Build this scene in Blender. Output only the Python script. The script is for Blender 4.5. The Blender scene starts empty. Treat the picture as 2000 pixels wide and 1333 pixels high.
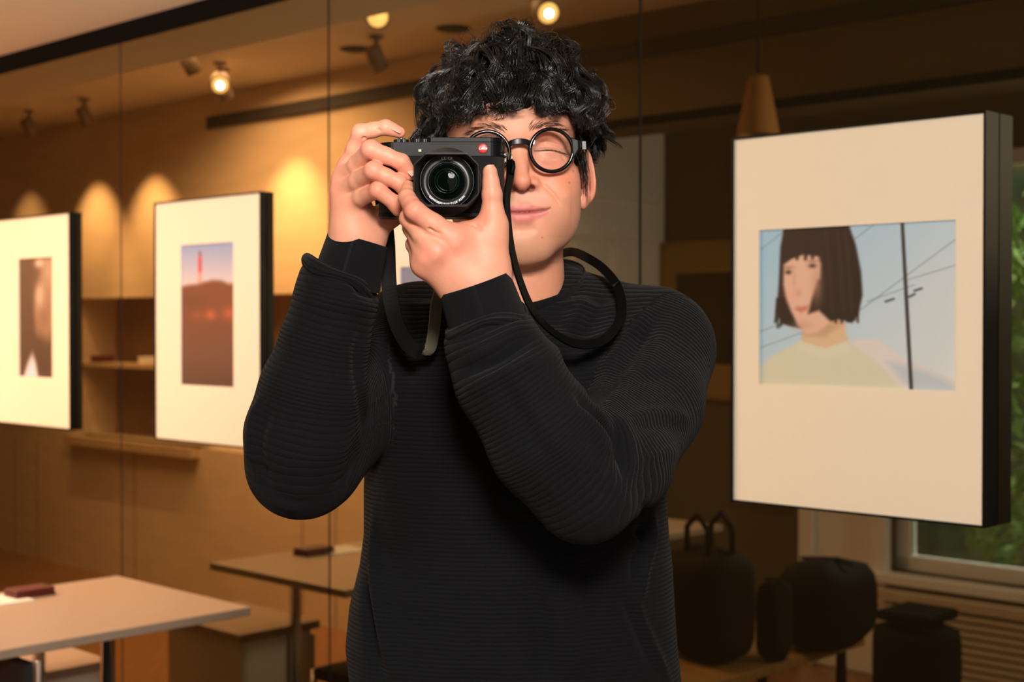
import bpy, math, random
import numpy as np
from mathutils import Vector, Matrix
random.seed(7); rng = np.random.default_rng(7)
S = bpy.context.scene
COL = S.collection
F = 2778.0                      # focal length in pixels of the 2000 x 1333 frame (50 mm lens)
HC = 1.45                       # camera height
TILT = math.atan(36 / F)

# ------------------------------------------------------------------ camera
cd = bpy.data.cameras.new('camera'); cam = bpy.data.objects.new('camera', cd); COL.objects.link(cam)
cd.sensor_width = 36; cd.lens = 36 * F / 2000; cd.clip_start = .02; cd.clip_end = 200
cam.location = (0, 0, HC); cam.rotation_euler = (math.pi / 2 - TILT, 0, 0)
cd.dof.use_dof = True; cd.dof.focus_distance = 1.42; cd.dof.aperture_fstop = 7.0
S.camera = cam
# ------------------------------------------------------------------ view
vs = S.view_settings
vs.view_transform = 'Standard'; vs.look = 'None'; vs.gamma = 1; vs.use_curve_mapping = False; vs.exposure = 0.0
# ------------------------------------------------------------------ world
w = bpy.data.worlds.new('world'); S.world = w; w.use_nodes = True
bg = w.node_tree.nodes['Background']; bg.inputs[0].default_value = (.80, .86, 1.0, 1); bg.inputs[1].default_value = .30
# ------------------------------------------------------------------ large lights
def area(name, loc, target, size, power, col, spread=180):
    l = bpy.data.lights.new(name, 'AREA'); l.shape = 'DISK'; l.size = size; l.energy = power; l.color = col
    l.spread = math.radians(spread)
    o = bpy.data.objects.new(name, l); COL.objects.link(o); o.location = loc
    o.rotation_euler = (Vector(target) - Vector(loc)).to_track_quat('-Z', 'Y').to_euler()
    return o
area('flash', (.12, -.20, 2.12), (.02, 1.5, 1.45), .40, 51, (1, .935, .87))
area('front_fill', (-.1, -1.0, 1.75), (0, 1.4, 1.4), 1.8, 20, (1, .90, .79))  # added soft fill lamp behind the camera, without a fitting

fl_ = bpy.data.lights.new('flash_bounce', 'SPOT'); fl_.energy = 380; fl_.color = (1, .93, .85); fl_.spot_size = math.radians(56); fl_.spot_blend = .9; fl_.shadow_soft_size = .04
fo = bpy.data.objects.new('flash_bounce', fl_); COL.objects.link(fo); fo.location = (-.25, .1, 1.75); fo.rotation_euler = (Vector((-1.15, 3.3, 2.34)) - fo.location).to_track_quat('-Z', 'Y').to_euler()

# ------------------------------------------------------------------ geometry of the place
ca, sa = math.cos(TILT), math.sin(TILT)
def ray(x, y):
    u = (x - 1000) / F; v = (666.5 - y) / F
    return np.array([u, ca + v * sa, -sa + v * ca])
def P(x, y, Y):
    d = ray(x, y); return np.array([0, 0, HC]) + d * (Y / d[1])
A0 = np.array([.412, 2.66]); DW = np.array([-.7185, .6955]); DW /= np.linalg.norm(DW)
NW = np.array([-DW[1], DW[0]])                # towards the room
A0 = A0 - NW * .045                           # glass plane: picture fronts stand 45 mm proud of it
def G(s, o, z):                               # s along the glass (to the left), o out into the room
    p = A0 + DW * s + NW * o; return np.array([p[0], p[1], z])
def s_at(x, o):                               # s of the point at pixel column x, at distance o from the glass
    r = (x - 1000) / F; a = A0 + NW * o
    return (a[0] - r * a[1]) / (r * DW[1] - DW[0])
def MV(x, y, o):                              # s,z of the point at distance o whose mirror image shows at x,y
    s = s_at(x, -o); Y = (A0 + DW * s - NW * o)[1]
    return s, P(x, y, Y)[2]
def FV(x, y, o):                              # s,z of the directly seen point at distance o
    s = s_at(x, o); Y = (A0 + DW * s + NW * o)[1]
    return s, P(x, y, Y)[2]
RG = Matrix(((DW[0], NW[0], 0, 0), (DW[1], NW[1], 0, 0), (0, 0, 1, 0), (0, 0, 0, 1)))

# ------------------------------------------------------------------ materials
MATS = {}
def srgb(c): return tuple(((x / 255) / 12.92 if x / 255 <= .04045 else ((x / 255 + .055) / 1.055) ** 2.4) for x in c)
def mat(name, col, rough=.5, metal=0, spec=.5, bump=None, noise=None, emit=None, attr=None, coat=0, trans=0, sss=0):
    if name in MATS: return MATS[name]
    m = bpy.data.materials.new(name); m.use_nodes = True; nt = m.node_tree; N = nt.nodes; L = nt.links
    b = N['Principled BSDF']; c = srgb(col)
    b.inputs['Base Color'].default_value = (*c, 1); b.inputs['Roughness'].default_value = rough
    b.inputs['Metallic'].default_value = metal; b.inputs['Specular IOR Level'].default_value = spec
    b.inputs['Coat Weight'].default_value = coat; b.inputs['Coat Roughness'].default_value = .05
    b.inputs['Transmission Weight'].default_value = trans
    if sss:
        b.inputs['Subsurface Weight'].default_value = sss; b.inputs['Subsurface Radius'].default_value = (1, .35, .18)
        b.inputs['Subsurface Scale'].default_value = .006
    tc = N.new('ShaderNodeTexCoord')
    if attr:
        a = N.new('ShaderNodeAttribute'); a.attribute_name = attr; src = a.outputs['Color']
        if noise:
            n = N.new('ShaderNodeTexNoise'); n.inputs['Scale'].default_value = noise[0]; n.inputs['Detail'].default_value = 4
            L.new(tc.outputs['Object'], n.inputs['Vector'])
            mr = N.new('ShaderNodeMapRange'); mr.inputs['To Min'].default_value = 1 - noise[1]; mr.inputs['To Max'].default_value = 1 + noise[1]
            L.new(n.outputs['Fac'], mr.inputs['Value'])
            mx = N.new('ShaderNodeVectorMath'); mx.operation = 'SCALE'
            L.new(src, mx.inputs[0]); L.new(mr.outputs[0], mx.inputs['Scale']); src = mx.outputs[0]
        L.new(src, b.inputs['Base Color'])
    elif noise:
        n = N.new('ShaderNodeTexNoise'); n.inputs['Scale'].default_value = noise[0]; n.inputs['Detail'].default_value = 5
        mp = N.new('ShaderNodeMapping'); mp.inputs['Scale'].default_value = noise[2] if len(noise) > 2 else (1, 1, 1)
        L.new(tc.outputs['Object'], mp.inputs[0]); L.new(mp.outputs[0], n.inputs['Vector'])
        cr = N.new('ShaderNodeValToRGB')
        cr.color_ramp.elements[0].color = (*[x * (1 - noise[1]) for x in c], 1); cr.color_ramp.elements[0].position = .3
        cr.color_ramp.elements[1].color = (*[min(1, x * (1 + noise[1])) for x in c], 1); cr.color_ramp.elements[1].position = .7
        L.new(n.outputs['Fac'], cr.inputs[0]); L.new(cr.outputs[0], b.inputs['Base Color'])
    if bump:
        n2 = N.new('ShaderNodeTexNoise'); n2.inputs['Scale'].default_value = bump[0]; n2.inputs['Detail'].default_value = 3
        L.new(tc.outputs['Object'], n2.inputs['Vector'])
        bp = N.new('ShaderNodeBump'); bp.inputs['Strength'].default_value = bump[1]; bp.inputs['Distance'].default_value = bump[2]
        L.new(n2.outputs['Fac'], bp.inputs['Height']); L.new(bp.outputs[0], b.inputs['Normal'])
    if emit:
        b.inputs['Emission Color'].default_value = (*srgb(emit[0]), 1); b.inputs['Emission Strength'].default_value = emit[1]
    MATS[name] = m; return m
def glass_panel_mat():
    m = bpy.data.materials.new('bronze_glass'); m.use_nodes = True; nt = m.node_tree; N = nt.nodes; L = nt.links
    out = N['Material Output']; N.remove(N['Principled BSDF'])
    d = N.new('ShaderNodeBsdfDiffuse'); d.inputs[0].default_value = (.012, .008, .0035, 1)
    g = N.new('ShaderNodeBsdfGlossy'); g.inputs[0].default_value = (1, .86, .54, 1); g.inputs['Roughness'].default_value = .0
    fr = N.new('ShaderNodeFresnel'); fr.inputs[0].default_value = 3.2
    mx = N.new('ShaderNodeMixShader'); L.new(fr.outputs[0], mx.inputs[0]); L.new(d.outputs[0], mx.inputs[1]); L.new(g.outputs[0], mx.inputs[2])
    L.new(mx.outputs[0], out.inputs[0]); return m
def clear_mat(name, tint=(1, 1, 1), ior=1.5):
    m = bpy.data.materials.new(name); m.use_nodes = True; nt = m.node_tree; N = nt.nodes; L = nt.links
    out = N['Material Output']; N.remove(N['Principled BSDF'])
    t = N.new('ShaderNodeBsdfTransparent'); t.inputs[0].default_value = (*tint, 1)
    g = N.new('ShaderNodeBsdfGlossy'); g.inputs['Roughness'].default_value = 0
    fr = N.new('ShaderNodeFresnel'); fr.inputs[0].default_value = ior
    mx = N.new('ShaderNodeMixShader'); L.new(fr.outputs[0], mx.inputs[0]); L.new(t.outputs[0], mx.inputs[1]); L.new(g.outputs[0], mx.inputs[2])
    L.new(mx.outputs[0], out.inputs[0]); return m
def rib_mat(name, col, pitch, dist, rough=.85, fine=None):
    """knit: ridges that follow the mesh attribute 'rib' (arc length along body or sleeve, metres)"""
    m = bpy.data.materials.new(name); m.use_nodes = True; nt = m.node_tree; N = nt.nodes; L = nt.links
    b = N['Principled BSDF']; b.inputs['Base Color'].default_value = (*srgb(col), 1); b.inputs['Roughness'].default_value = rough
    b.inputs['Specular IOR Level'].default_value = .14
    b.inputs['Sheen Weight'].default_value = .03; b.inputs['Sheen Roughness'].default_value = .5
    a = N.new('ShaderNodeAttribute'); a.attribute_name = 'rib'
    tc = N.new('ShaderNodeTexCoord'); nz = N.new('ShaderNodeTexNoise'); nz.inputs['Scale'].default_value = 22
    L.new(tc.outputs['Object'], nz.inputs['Vector'])
    w1 = N.new('ShaderNodeMath'); w1.operation = 'MULTIPLY_ADD'; w1.inputs[1].default_value = pitch * .9
    L.new(nz.outputs['Fac'], w1.inputs[0]); L.new(a.outputs['Fac'], w1.inputs[2])
    w2 = N.new('ShaderNodeMath'); w2.operation = 'MULTIPLY'; w2.inputs[1].default_value = 2 * math.pi / pitch; L.new(w1.outputs[0], w2.inputs[0])
    w3 = N.new('ShaderNodeMath'); w3.operation = 'SINE'; L.new(w2.outputs[0], w3.inputs[0])
    w4 = N.new('ShaderNodeMath'); w4.operation = 'ABSOLUTE'
    half = N.new('ShaderNodeMath'); half.operation = 'MULTIPLY'; half.inputs[1].default_value = .5; L.new(w2.outputs[0], half.inputs[0])
    L.new(half.outputs[0], w3.inputs[0]); L.new(w3.outputs[0], w4.inputs[0])
    pw = N.new('ShaderNodeMath'); pw.operation = 'POWER'; pw.inputs[1].default_value = .6; L.new(w4.outputs[0], pw.inputs[0])
    n2 = N.new('ShaderNodeTexNoise'); n2.inputs['Scale'].default_value = fine or 900; n2.inputs['Detail'].default_value = 1
    L.new(tc.outputs['Object'], n2.inputs['Vector'])
    ad = N.new('ShaderNodeMath'); ad.operation = 'MULTIPLY_ADD'; ad.inputs[1].default_value = .55
    L.new(n2.outputs['Fac'], ad.inputs[0]); L.new(pw.outputs[0], ad.inputs[2])
    bp = N.new('ShaderNodeBump'); bp.inputs['Strength'].default_value = 1; bp.inputs['Distance'].default_value = dist
    L.new(ad.outputs[0], bp.inputs['Height']); L.new(bp.outputs[0], b.inputs['Normal'])
    return m

# ------------------------------------------------------------------ object helpers
def link(o, parent=None):
    COL.objects.link(o)
    if parent is not None: o.parent = parent
    return o
def tag(o, label=None, cat=None, group=None, kind=None):
    if label: o['label'] = label
    if cat: o['category'] = cat
    if group: o['group'] = group
    if kind: o['kind'] = kind
    return o
def empty(name, loc=(0, 0, 0), rot=None):
    o = bpy.data.objects.new(name, None); COL.objects.link(o)
    o.empty_display_size = .05
    if rot is not None: o.matrix_world = Matrix.Translation(Vector(loc)) @ rot
    else: o.location = loc
    return o
class MB:
    """collects polygons in one coordinate frame; build() makes ONE mesh object"""
    def __init__(s): s.v = []; s.f = []; s.sm = []
    def add(s, vs, fs, smooth=False):
        n = len(s.v); s.v += [tuple(map(float, p)) for p in vs]; s.f += [tuple(i + n for i in f) for f in fs]; s.sm += [smooth] * len(fs); return s
    def box(s, a, b, bev=0):
        x0, y0, z0 = a; x1, y1, z1 = b
        x0, x1 = min(x0, x1), max(x0, x1); y0, y1 = min(y0, y1), max(y0, y1); z0, z1 = min(z0, z1), max(z0, z1)
        vs = [(x0, y0, z0), (x1, y0, z0), (x1, y1, z0), (x0, y1, z0), (x0, y0, z1), (x1, y0, z1), (x1, y1, z1), (x0, y1, z1)]
        return s.add(vs, [(3, 2, 1, 0), (4, 5, 6, 7), (0, 1, 5, 4), (1, 2, 6, 5), (2, 3, 7, 6), (3, 0, 4, 7)])
    def lathe(s, prof, origin=(0, 0, 0), axis=(0, 0, 1), n=32, smooth=True, caps=True, a0=0, xs=1, ys=1):
        ax = Vector(axis).normalized(); q = Vector((0, 0, 1)).rotation_difference(ax); o = Vector(origin)
        vs = []; fs = []
        for r, h in prof:
            for k in range(n):
                t = a0 + 2 * math.pi * k / n
                vs.append(o + q @ Vector((r * xs * math.cos(t), r * ys * math.sin(t), h)))
        for i in range(len(prof) - 1):
            for k in range(n):
                k2 = (k + 1) % n; fs.append((i * n + k, i * n + k2, (i + 1) * n + k2, (i + 1) * n + k))
        if caps: fs.append(tuple(range(n - 1, -1, -1))); fs.append(tuple((len(prof) - 1) * n + k for k in range(n)))
        return s.add(vs, fs, smooth)
    def tube(s, pts, r, n=10, caps=True, closed=False, smooth=True):
        pts = [Vector(p) for p in pts]; m = len(pts); rs = r if hasattr(r, '__len__') else [r] * m
        vs = []; fs = []; up = None
        for i, p in enumerate(pts):
            a = pts[(i - 1) % m] if (closed or i > 0) else p; b = pts[(i + 1) % m] if (closed or i < m - 1) else p
            t = (b - a).normalized()
            if up is None: up = t.orthogonal().normalized()
            up = (up - t * up.dot(t)).normalized(); w_ = t.cross(up)
            for k in range(n):
                g = 2 * math.pi * k / n; vs.append(p + (up * math.cos(g) + w_ * math.sin(g)) * rs[i])
        for i in range(m if closed else m - 1):
            j = (i + 1) % m
            for k in range(n):
                k2 = (k + 1) % n; fs.append((i * n + k, i * n + k2, j * n + k2, j * n + k))
        if caps and not closed: fs.append(tuple(range(n - 1, -1, -1))); fs.append(tuple((m - 1) * n + k for k in range(n)))
        return s.add(vs, fs, smooth)
    def sweep(s, pts, prof, side, closed=False, smooth=False):
        """profile (a,b): a along side vector i, b along the remaining normal"""
        pts = [Vector(p) for p in pts]; m = len(pts); n = len(prof); vs = []; fs = []
        for i, p in enumerate(pts):
            a = pts[(i - 1) % m] if (closed or i > 0) else p; b = pts[(i + 1) % m] if (closed or i < m - 1) else p
            t = (b - a).normalized(); sd = Vector(side[i] if hasattr(side[0], '__len__') else side)
            sd = (sd - t * sd.dot(t)).normalized(); nn = t.cross(sd)
            for (u, v_) in prof: vs.append(p + sd * u + nn * v_)
        for i in range(m if closed else m - 1):
            j = (i + 1) % m
            for k in range(n):
                k2 = (k + 1) % n; fs.append((i * n + k, i * n + k2, j * n + k2, j * n + k))
        if not closed: fs.append(tuple(range(n - 1, -1, -1))); fs.append(tuple((m - 1) * n + k for k in range(n)))
        return s.add(vs, fs, smooth)
    def prism(s, poly, z0, z1, smooth=False):
        n = len(poly); vs = [(x, y, z0) for x, y in poly] + [(x, y, z1) for x, y in poly]
        fs = [tuple(range(n - 1, -1, -1)), tuple(range(n, 2 * n))] + [(i, (i + 1) % n, n + (i + 1) % n, n + i) for i in range(n)]
        return s.add(vs, fs, smooth)
    def build(s, name, m, parent=None, bevel=0, seg=2, subsurf=0, xf=None):
        me = bpy.data.meshes.new(name)
        vs = s.v if xf is None else [tuple(xf(p)) for p in s.v]
        me.from_pydata(vs, [], s.f); me.polygons.foreach_set('use_smooth', s.sm)
        import bmesh
        bm = bmesh.new(); bm.from_mesh(me); bmesh.ops.recalc_face_normals(bm, faces=bm.faces); bm.to_mesh(me); bm.free()
        o = bpy.data.objects.new(name, me); link(o, parent)
        if m: me.materials.append(MATS[m] if isinstance(m, str) else m)
        if bevel:
            md = o.modifiers.new('bevel', 'BEVEL'); md.width = bevel; md.segments = seg; md.limit_method = 'ANGLE'; md.angle_limit = .6
        if subsurf:
            md = o.modifiers.new('sub', 'SUBSURF'); md.levels = subsurf; md.render_levels = subsurf
        return o
def mesh_np(name, V, Q, m=None, parent=None, smooth=True, attrs=None):
    V = np.ascontiguousarray(V, np.float32); Q = np.ascontiguousarray(Q, np.int32)
    me = bpy.data.meshes.new(name); me.vertices.add(len(V)); me.vertices.foreach_set('co', V.ravel())
    k = Q.shape[1]; me.loops.add(Q.size); me.loops.foreach_set('vertex_index', Q.ravel())
    me.polygons.add(len(Q)); me.polygons.foreach_set('loop_start', np.arange(0, Q.size, k, dtype=np.int32))
    me.polygons.foreach_set('use_smooth', np.full(len(Q), smooth))
    me.update(); me.validate()
    for an, (typ, data) in (attrs or {}).items():
        at = me.attributes.new(an, typ, 'POINT')
        if typ == 'FLOAT_COLOR': at.data.foreach_set('color', np.ascontiguousarray(data, np.float32).ravel())
        else: at.data.foreach_set('value', np.ascontiguousarray(data, np.float32).ravel())
    o = bpy.data.objects.new(name, me); link(o, parent)
    if m: me.materials.append(MATS[m] if isinstance(m, str) else m)
    return o
def text_mesh(name, body, size, m, parent, mtx, extrude=.0001, shear=0, align='CENTER', bold=0):
    c = bpy.data.curves.new(name, 'FONT'); c.body = body; c.size = size; c.extrude = extrude; c.align_x = align; c.align_y = 'CENTER'; c.shear = shear; c.offset = bold
    t = bpy.data.objects.new(name + '_tmp', c); COL.objects.link(t)
    dg = bpy.context.evaluated_depsgraph_get(); me = bpy.data.meshes.new_from_object(t.evaluated_get(dg))
    bpy.data.objects.remove(t); bpy.data.curves.remove(c)
    o = bpy.data.objects.new(name, me); link(o, parent); me.materials.clear(); me.materials.append(m); o.matrix_local = mtx
    me.name = name
    return o

# ------------------------------------------------------------------ implicit surfaces
class SDF:
    def __init__(s, lo, hi, h):
        s.lo = np.array(lo, float); s.h = h; s.n = np.ceil((np.array(hi, float) - s.lo) / h).astype(int) + 1
        s.ax = [(s.lo[i] + np.arange(s.n[i]) * h).astype(np.float32) for i in range(3)]
        s.f = np.full(tuple(s.n), 1.0, np.float32)
    def block(s, lo, hi):
        a = np.clip(np.floor((np.array(lo) - s.lo) / s.h).astype(int), 0, s.n - 1); b = np.clip(np.ceil((np.array(hi) - s.lo) / s.h).astype(int) + 1, 1, s.n)
        sl = tuple(slice(a[i], max(b[i], a[i] + 1)) for i in range(3))
        X = s.ax[0][sl[0]][:, None, None]; Y = s.ax[1][sl[1]][None, :, None]; Z = s.ax[2][sl[2]][None, None, :]
        return sl, X, Y, Z
    @staticmethod
    def smin(a, b, k):
        if np.isscalar(k) and k <= 0: return np.minimum(a, b)
        h = np.clip(k - np.abs(a - b), 0, None) / k
        return np.minimum(a, b) - h * h * k * .25
    def put(s, sl, d, k): s.f[sl] = s.smin(s.f[sl], d, k)
    def cut(s, sl, d, k): s.f[sl] = -s.smin(-s.f[sl], d, k)
    def cone(s, a, b, r1, r2, k=.004, m=.02, cut=False):
        a = np.array(a, float); b = np.array(b, float); r = max(r1, r2) + m
        sl, X, Y, Z = s.block(np.minimum(a, b) - r, np.maximum(a, b) + r)
        d = rcone(X, Y, Z, a, b, r1, r2); (s.cut if cut else s.put)(sl, d, k)
    def chain(s, pts, k=.004, kin=None):
        for p, q in zip(pts[:-1], pts[1:]): s.cone(p[0], q[0], p[1], q[1], k)
    def ell(s, c, r, k=.004, rot=None, m=.02, cut=False):
        c = np.array(c, float); r = np.array(r, float); R = r.max() + m
        sl, X, Y, Z = s.block(c - R, c + R); x, y, z = X - c[0], Y - c[1], Z - c[2]
        if rot is not None:
            M = np.array(rot).T; x, y, z = (M[0, 0] * x + M[0, 1] * y + M[0, 2] * z), (M[1, 0] * x + M[1, 1] * y + M[1, 2] * z), (M[2, 0] * x + M[2, 1] * y + M[2, 2] * z)
        k0 = np.sqrt((x / r[0]) ** 2 + (y / r[1]) ** 2 + (z / r[2]) ** 2); k1 = np.sqrt((x / r[0] ** 2) ** 2 + (y / r[1] ** 2) ** 2 + (z / r[2] ** 2) ** 2)
        d = (k0 * (k0 - 1) / np.maximum(k1, 1e-6)).astype(np.float32); (s.cut if cut else s.put)(sl, d, k)
    def mesh(s):
        f = s.f; sg = f < 0; nx, ny, nz = f.shape
        cnt = np.zeros((nx - 1, ny - 1, nz - 1), np.int8)
        for i in (0, 1):
            for j in (0, 1):
                for k in (0, 1): cnt += sg[i:nx - 1 + i, j:ny - 1 + j, k:nz - 1 + k]
        act = (cnt > 0) & (cnt < 8); I, J, K = np.nonzero(act); idx = np.full(act.shape, -1, np.int32); idx[I, J, K] = np.arange(len(I))
        acc = np.zeros((len(I), 3)); num = np.zeros(len(I)); cs = [(i, j, k) for i in (0, 1) for j in (0, 1) for k in (0, 1)]
        for p in cs:
            for ax in range(3):
                if p[ax]: continue
                q = list(p); q[ax] = 1
                a = f[I + p[0], J + p[1], K + p[2]]; b = f[I + q[0], J + q[1], K + q[2]]; mk = (a < 0) != (b < 0)
                t = np.where(mk, a / np.where(mk, a - b, 1), 0); pos = np.array(p, float)[None].repeat(len(I), 0); pos[:, ax] += t
                acc[mk] += pos[mk]; num[mk] += 1
        V = s.lo + (np.stack([I, J, K], 1) + acc / num[:, None]) * s.h
        Q = []
        for ax in range(3):
            o1, o2 = [(1, 2), (2, 0), (0, 1)][ax]
            sl0 = [slice(None)] * 3; sl1 = [slice(None)] * 3; sl0[ax] = slice(0, -1); sl1[ax] = slice(1, None)
            e0 = sg[tuple(sl0)]; e1 = sg[tuple(sl1)]; E = np.stack(np.nonzero(e0 != e1), 1)
            ok = (E[:, o1] > 0) & (E[:, o2] > 0) & (E[:, o1] < f.shape[o1] - 1) & (E[:, o2] < f.shape[o2] - 1); E = E[ok]
            def cell(d1, d2):
                e = E.copy(); e[:, o1] -= d1; e[:, o2] -= d2; return idx[e[:, 0], e[:, 1], e[:, 2]]
            q = np.stack([cell(1, 1), cell(0, 1), cell(0, 0), cell(1, 0)], 1); fl = ~e0[E[:, 0], E[:, 1], E[:, 2]]
            q[fl] = q[fl][:, ::-1]; Q.append(q)
        return V, np.concatenate(Q)
    def sample(s, V):
        g = np.clip(np.round((V - s.lo) / s.h).astype(int), 0, s.n - 1); return s.f[g[:, 0], g[:, 1], g[:, 2]]
def rcone(X, Y, Z, a, b, r1, r2):
    ba = b - a; L2 = float(ba @ ba) + 1e-12; rr = r1 - r2
    x, y, z = X - a[0], Y - a[1], Z - a[2]
    t = np.clip((x * ba[0] + y * ba[1] + z * ba[2]) / L2, 0, 1)
    d = np.sqrt((x - t * ba[0]) ** 2 + (y - t * ba[1]) ** 2 + (z - t * ba[2]) ** 2)
    return (d - (r1 - t * rr)).astype(np.float32)
def relax(V, Q, it=2, f=.5):
    n = len(V); e = np.concatenate([Q[:, [0, 1]], Q[:, [1, 2]], Q[:, [2, 3]], Q[:, [3, 0]]])
    deg = np.bincount(e.ravel(), minlength=n)[:, None]
    for _ in range(it):
        A = np.stack([np.bincount(e[:, 0], V[e[:, 1], c], n) + np.bincount(e[:, 1], V[e[:, 0], c], n) for c in range(3)], 1)
        V = V + f * (A / np.maximum(deg, 1) - V)
    return V
def normals(V, Q):
    n = np.cross(V[Q[:, 2]] - V[Q[:, 0]], V[Q[:, 3]] - V[Q[:, 1]]); out = np.zeros_like(V)
    for c in range(3):
        for k in range(4): out[:, c] += np.bincount(Q[:, k], n[:, c], len(V))
    return out / np.maximum(np.linalg.norm(out, axis=1, keepdims=True), 1e-12)
def dist_poly(V, pts):
    """distance and parameter (0..1) of points to a polyline"""
    pts = np.array(pts, float); seg = np.linalg.norm(np.diff(pts, axis=0), axis=1); cum = np.concatenate([[0], np.cumsum(seg)])
    best = np.full(len(V), 1e9); par = np.zeros(len(V))
    for i in range(len(pts) - 1):
        ba = pts[i + 1] - pts[i]; t = np.clip(((V - pts[i]) @ ba) / (ba @ ba + 1e-12), 0, 1)
        d = np.linalg.norm(V - pts[i] - t[:, None] * ba, axis=1); m = d < best; best[m] = d[m]; par[m] = (cum[i] + t[m] * seg[i])
    return best, par / max(cum[-1], 1e-9), cum[-1]
def spline(pts, n=8, closed=False):
    pts = [np.array(p, float) for p in pts]; m = len(pts); out = []
    for i in range(m if closed else m - 1):
        if closed: p0, p1, p2, p3 = pts[i - 1], pts[i], pts[(i + 1) % m], pts[(i + 2) % m]
        else: p0, p1, p2, p3 = pts[max(i - 1, 0)], pts[i], pts[i + 1], pts[min(i + 2, m - 1)]
        for k in range(n):
            t = k / n; out.append(.5 * ((2 * p1) + (p2 - p0) * t + (2 * p0 - 5 * p1 + 4 * p2 - p3) * t * t + (3 * p1 - p0 - 3 * p2 + p3) * t ** 3))
    if not closed: out.append(pts[-1])
    return out

# ================================================================== THE SETTING
mat('ceiling_paint', (226, 214, 196), .9); mat('track_black', (8, 7, 7), .85, spec=.1); mat('backing_brown', (30, 20, 10), .8)
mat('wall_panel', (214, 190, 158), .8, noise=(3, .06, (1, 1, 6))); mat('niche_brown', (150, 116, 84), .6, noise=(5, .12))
mat('wall_dark', (98, 88, 64), .8, noise=(2, .08)); mat('white_trim', (240, 242, 246), .6); mat('lintel_brown', (98, 82, 54), .8)
mat('floor_wood', (136, 94, 54), .35, noise=(4, .18, (1, 12, 1))); mat('joint_seal', (16, 12, 9), .8, spec=.2)
mat('black_metal', (10, 9, 9), .5, spec=.15); mat('mat_board', (238, 228, 208), .8); mat('chrome', (210, 210, 210), .12, metal=1)
mat('table_white', (176, 154, 134), .35); mat('ash', (196, 168, 132), .5, noise=(6, .1, (1, 8, 1)))
mat('lamp_body', (120, 104, 88), .5); mat('lamp_lens', (255, 225, 180), .4, emit=((255, 206, 130), 4))
mat('vent_dark', (46, 40, 32), .7); mat('bag_black', (9, 7, 6), .8, spec=.1, bump=(60, .4, .004)); mat('bag_brown', (22, 14, 9), .8, spec=.1, bump=(60, .4, .004))
mat('bench_wood', (150, 112, 56), .5, noise=(5, .2, (1, 8, 1))); mat('case_red', (92, 32, 24), .45); mat('paper', (236, 230, 222), .8)
mat('cream_slat', (200, 186, 166), .7); mat('leaf_green', (120, 160, 84), .6, noise=(9, .4)); mat('patch_amber', (128, 84, 32), .7)
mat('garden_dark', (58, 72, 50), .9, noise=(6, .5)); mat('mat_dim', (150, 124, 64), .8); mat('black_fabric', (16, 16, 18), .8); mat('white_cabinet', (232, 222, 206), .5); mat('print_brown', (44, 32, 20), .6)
GLASSM = glass_panel_mat(); PANE = clear_mat('window_glass')
ZT = 2.287; ZS = 2.34; ZC = 2.63; OW = 2.0; OD = 3.0

def gbox(mb, s0, s1, o0, o1, z0, z1): return mb.box((s0, o0, z0), (s1, o1, z1))
def gbuild(mb, name, m, parent=None, bevel=0):
    """geometry given in (along glass, out from glass, up) coordinates of the room"""
    return mb.build(name, m, parent, bevel, xf=lambda p: G(*p))
def struct(o): o['kind'] = 'structure'; return o
def gempty(name, s, o, z=0): return empty(name, G(s, o, z), RG)

SL, SR = 8.6, -2.6
struct(gbuild(gbox(MB(), SL + .3, -4.5, -.3, OD + .2, -.06, 0), 'floor', 'floor_wood'))
struct(gbuild(gbox(MB(), SL + .3, -4.5, .45, OD + .2, ZC, ZC + .06), 'ceiling', 'ceiling_paint'))
struct(gbuild(gbox(MB(), SL + .3, -4.5, -.3, .45, ZS, ZC + .06), 'ceiling_soffit', 'ceiling_paint'))
wb = struct(gbuild(gbox(MB(), SL, SR, -.10, -.03, 0, ZT), 'wall_back', 'backing_brown'))
struct(gbuild(gbox(MB(), SL, SR, -.06, .012, ZT, ZS), 'trim_1', 'track_black'))
seams = [SL, 5.3, 3.95] + [s_at(x, 0) for x in (237, 643, 1250)] + [-.9, SR]
for a, b in zip(seams[:-1], seams[1:]):
    gbuild(gbox(MB(), a - .0035, b + .0035, -.012, 0, .0, ZT), 'glass_panel', GLASSM, wb)
for s in seams[1:-1]:
    gbuild(gbox(MB(), s - .0032, s + .0032, -.030, -.001, .0, ZT), 'joint_strip', 'joint_seal', wb)

# ---- wall opposite the glass (seen mirrored), with a shelf niche
sA, zN1 = MV(640, 572, OW); sB, zN0 = MV(150, 850, OW); sE = MV(1290, 600, OD)[0]; _, zl = MV(230, 715, OW)
wl = struct(gbuild(gbox(gbox(gbox(gbox(MB(), sE, SL, OW, OW + .3, 0, zN0), sE, SL, OW, OW + .3, zN1, ZC), sE, sA, OW, OW + .3, zN0, zN1), sB, SL, OW, OW + .3, zN0, zN1), 'wall_left', 'wall_panel'))
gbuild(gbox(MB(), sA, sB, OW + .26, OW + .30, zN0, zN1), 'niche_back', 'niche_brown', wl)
gbuild(gbox(MB(), sA, sB, OW + .02, OW + .26, zl - .012, zl + .012), 'shelf', 'ash', wl)
gbuild(gbox(MB(), MV(390, 880, OW)[0], sB + .06, OW - .06, OW + .1, zN0 - .05, zN0), 'ledge', 'ash', wl)
for x in (28, 72, 262, 590, 655):
    s = MV(x, 900, OW)[0]; gbuild(gbox(MB(), s - .004, s + .004, OW - .002, OW + .01, 0, zN0 - .06), 'panel_joint', 'niche_brown', wl)
struct(gbuild(gbox(MB(), sE - .02, sE, OW + .3, OD, 0, ZC), 'wall_return', 'white_trim'))
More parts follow.
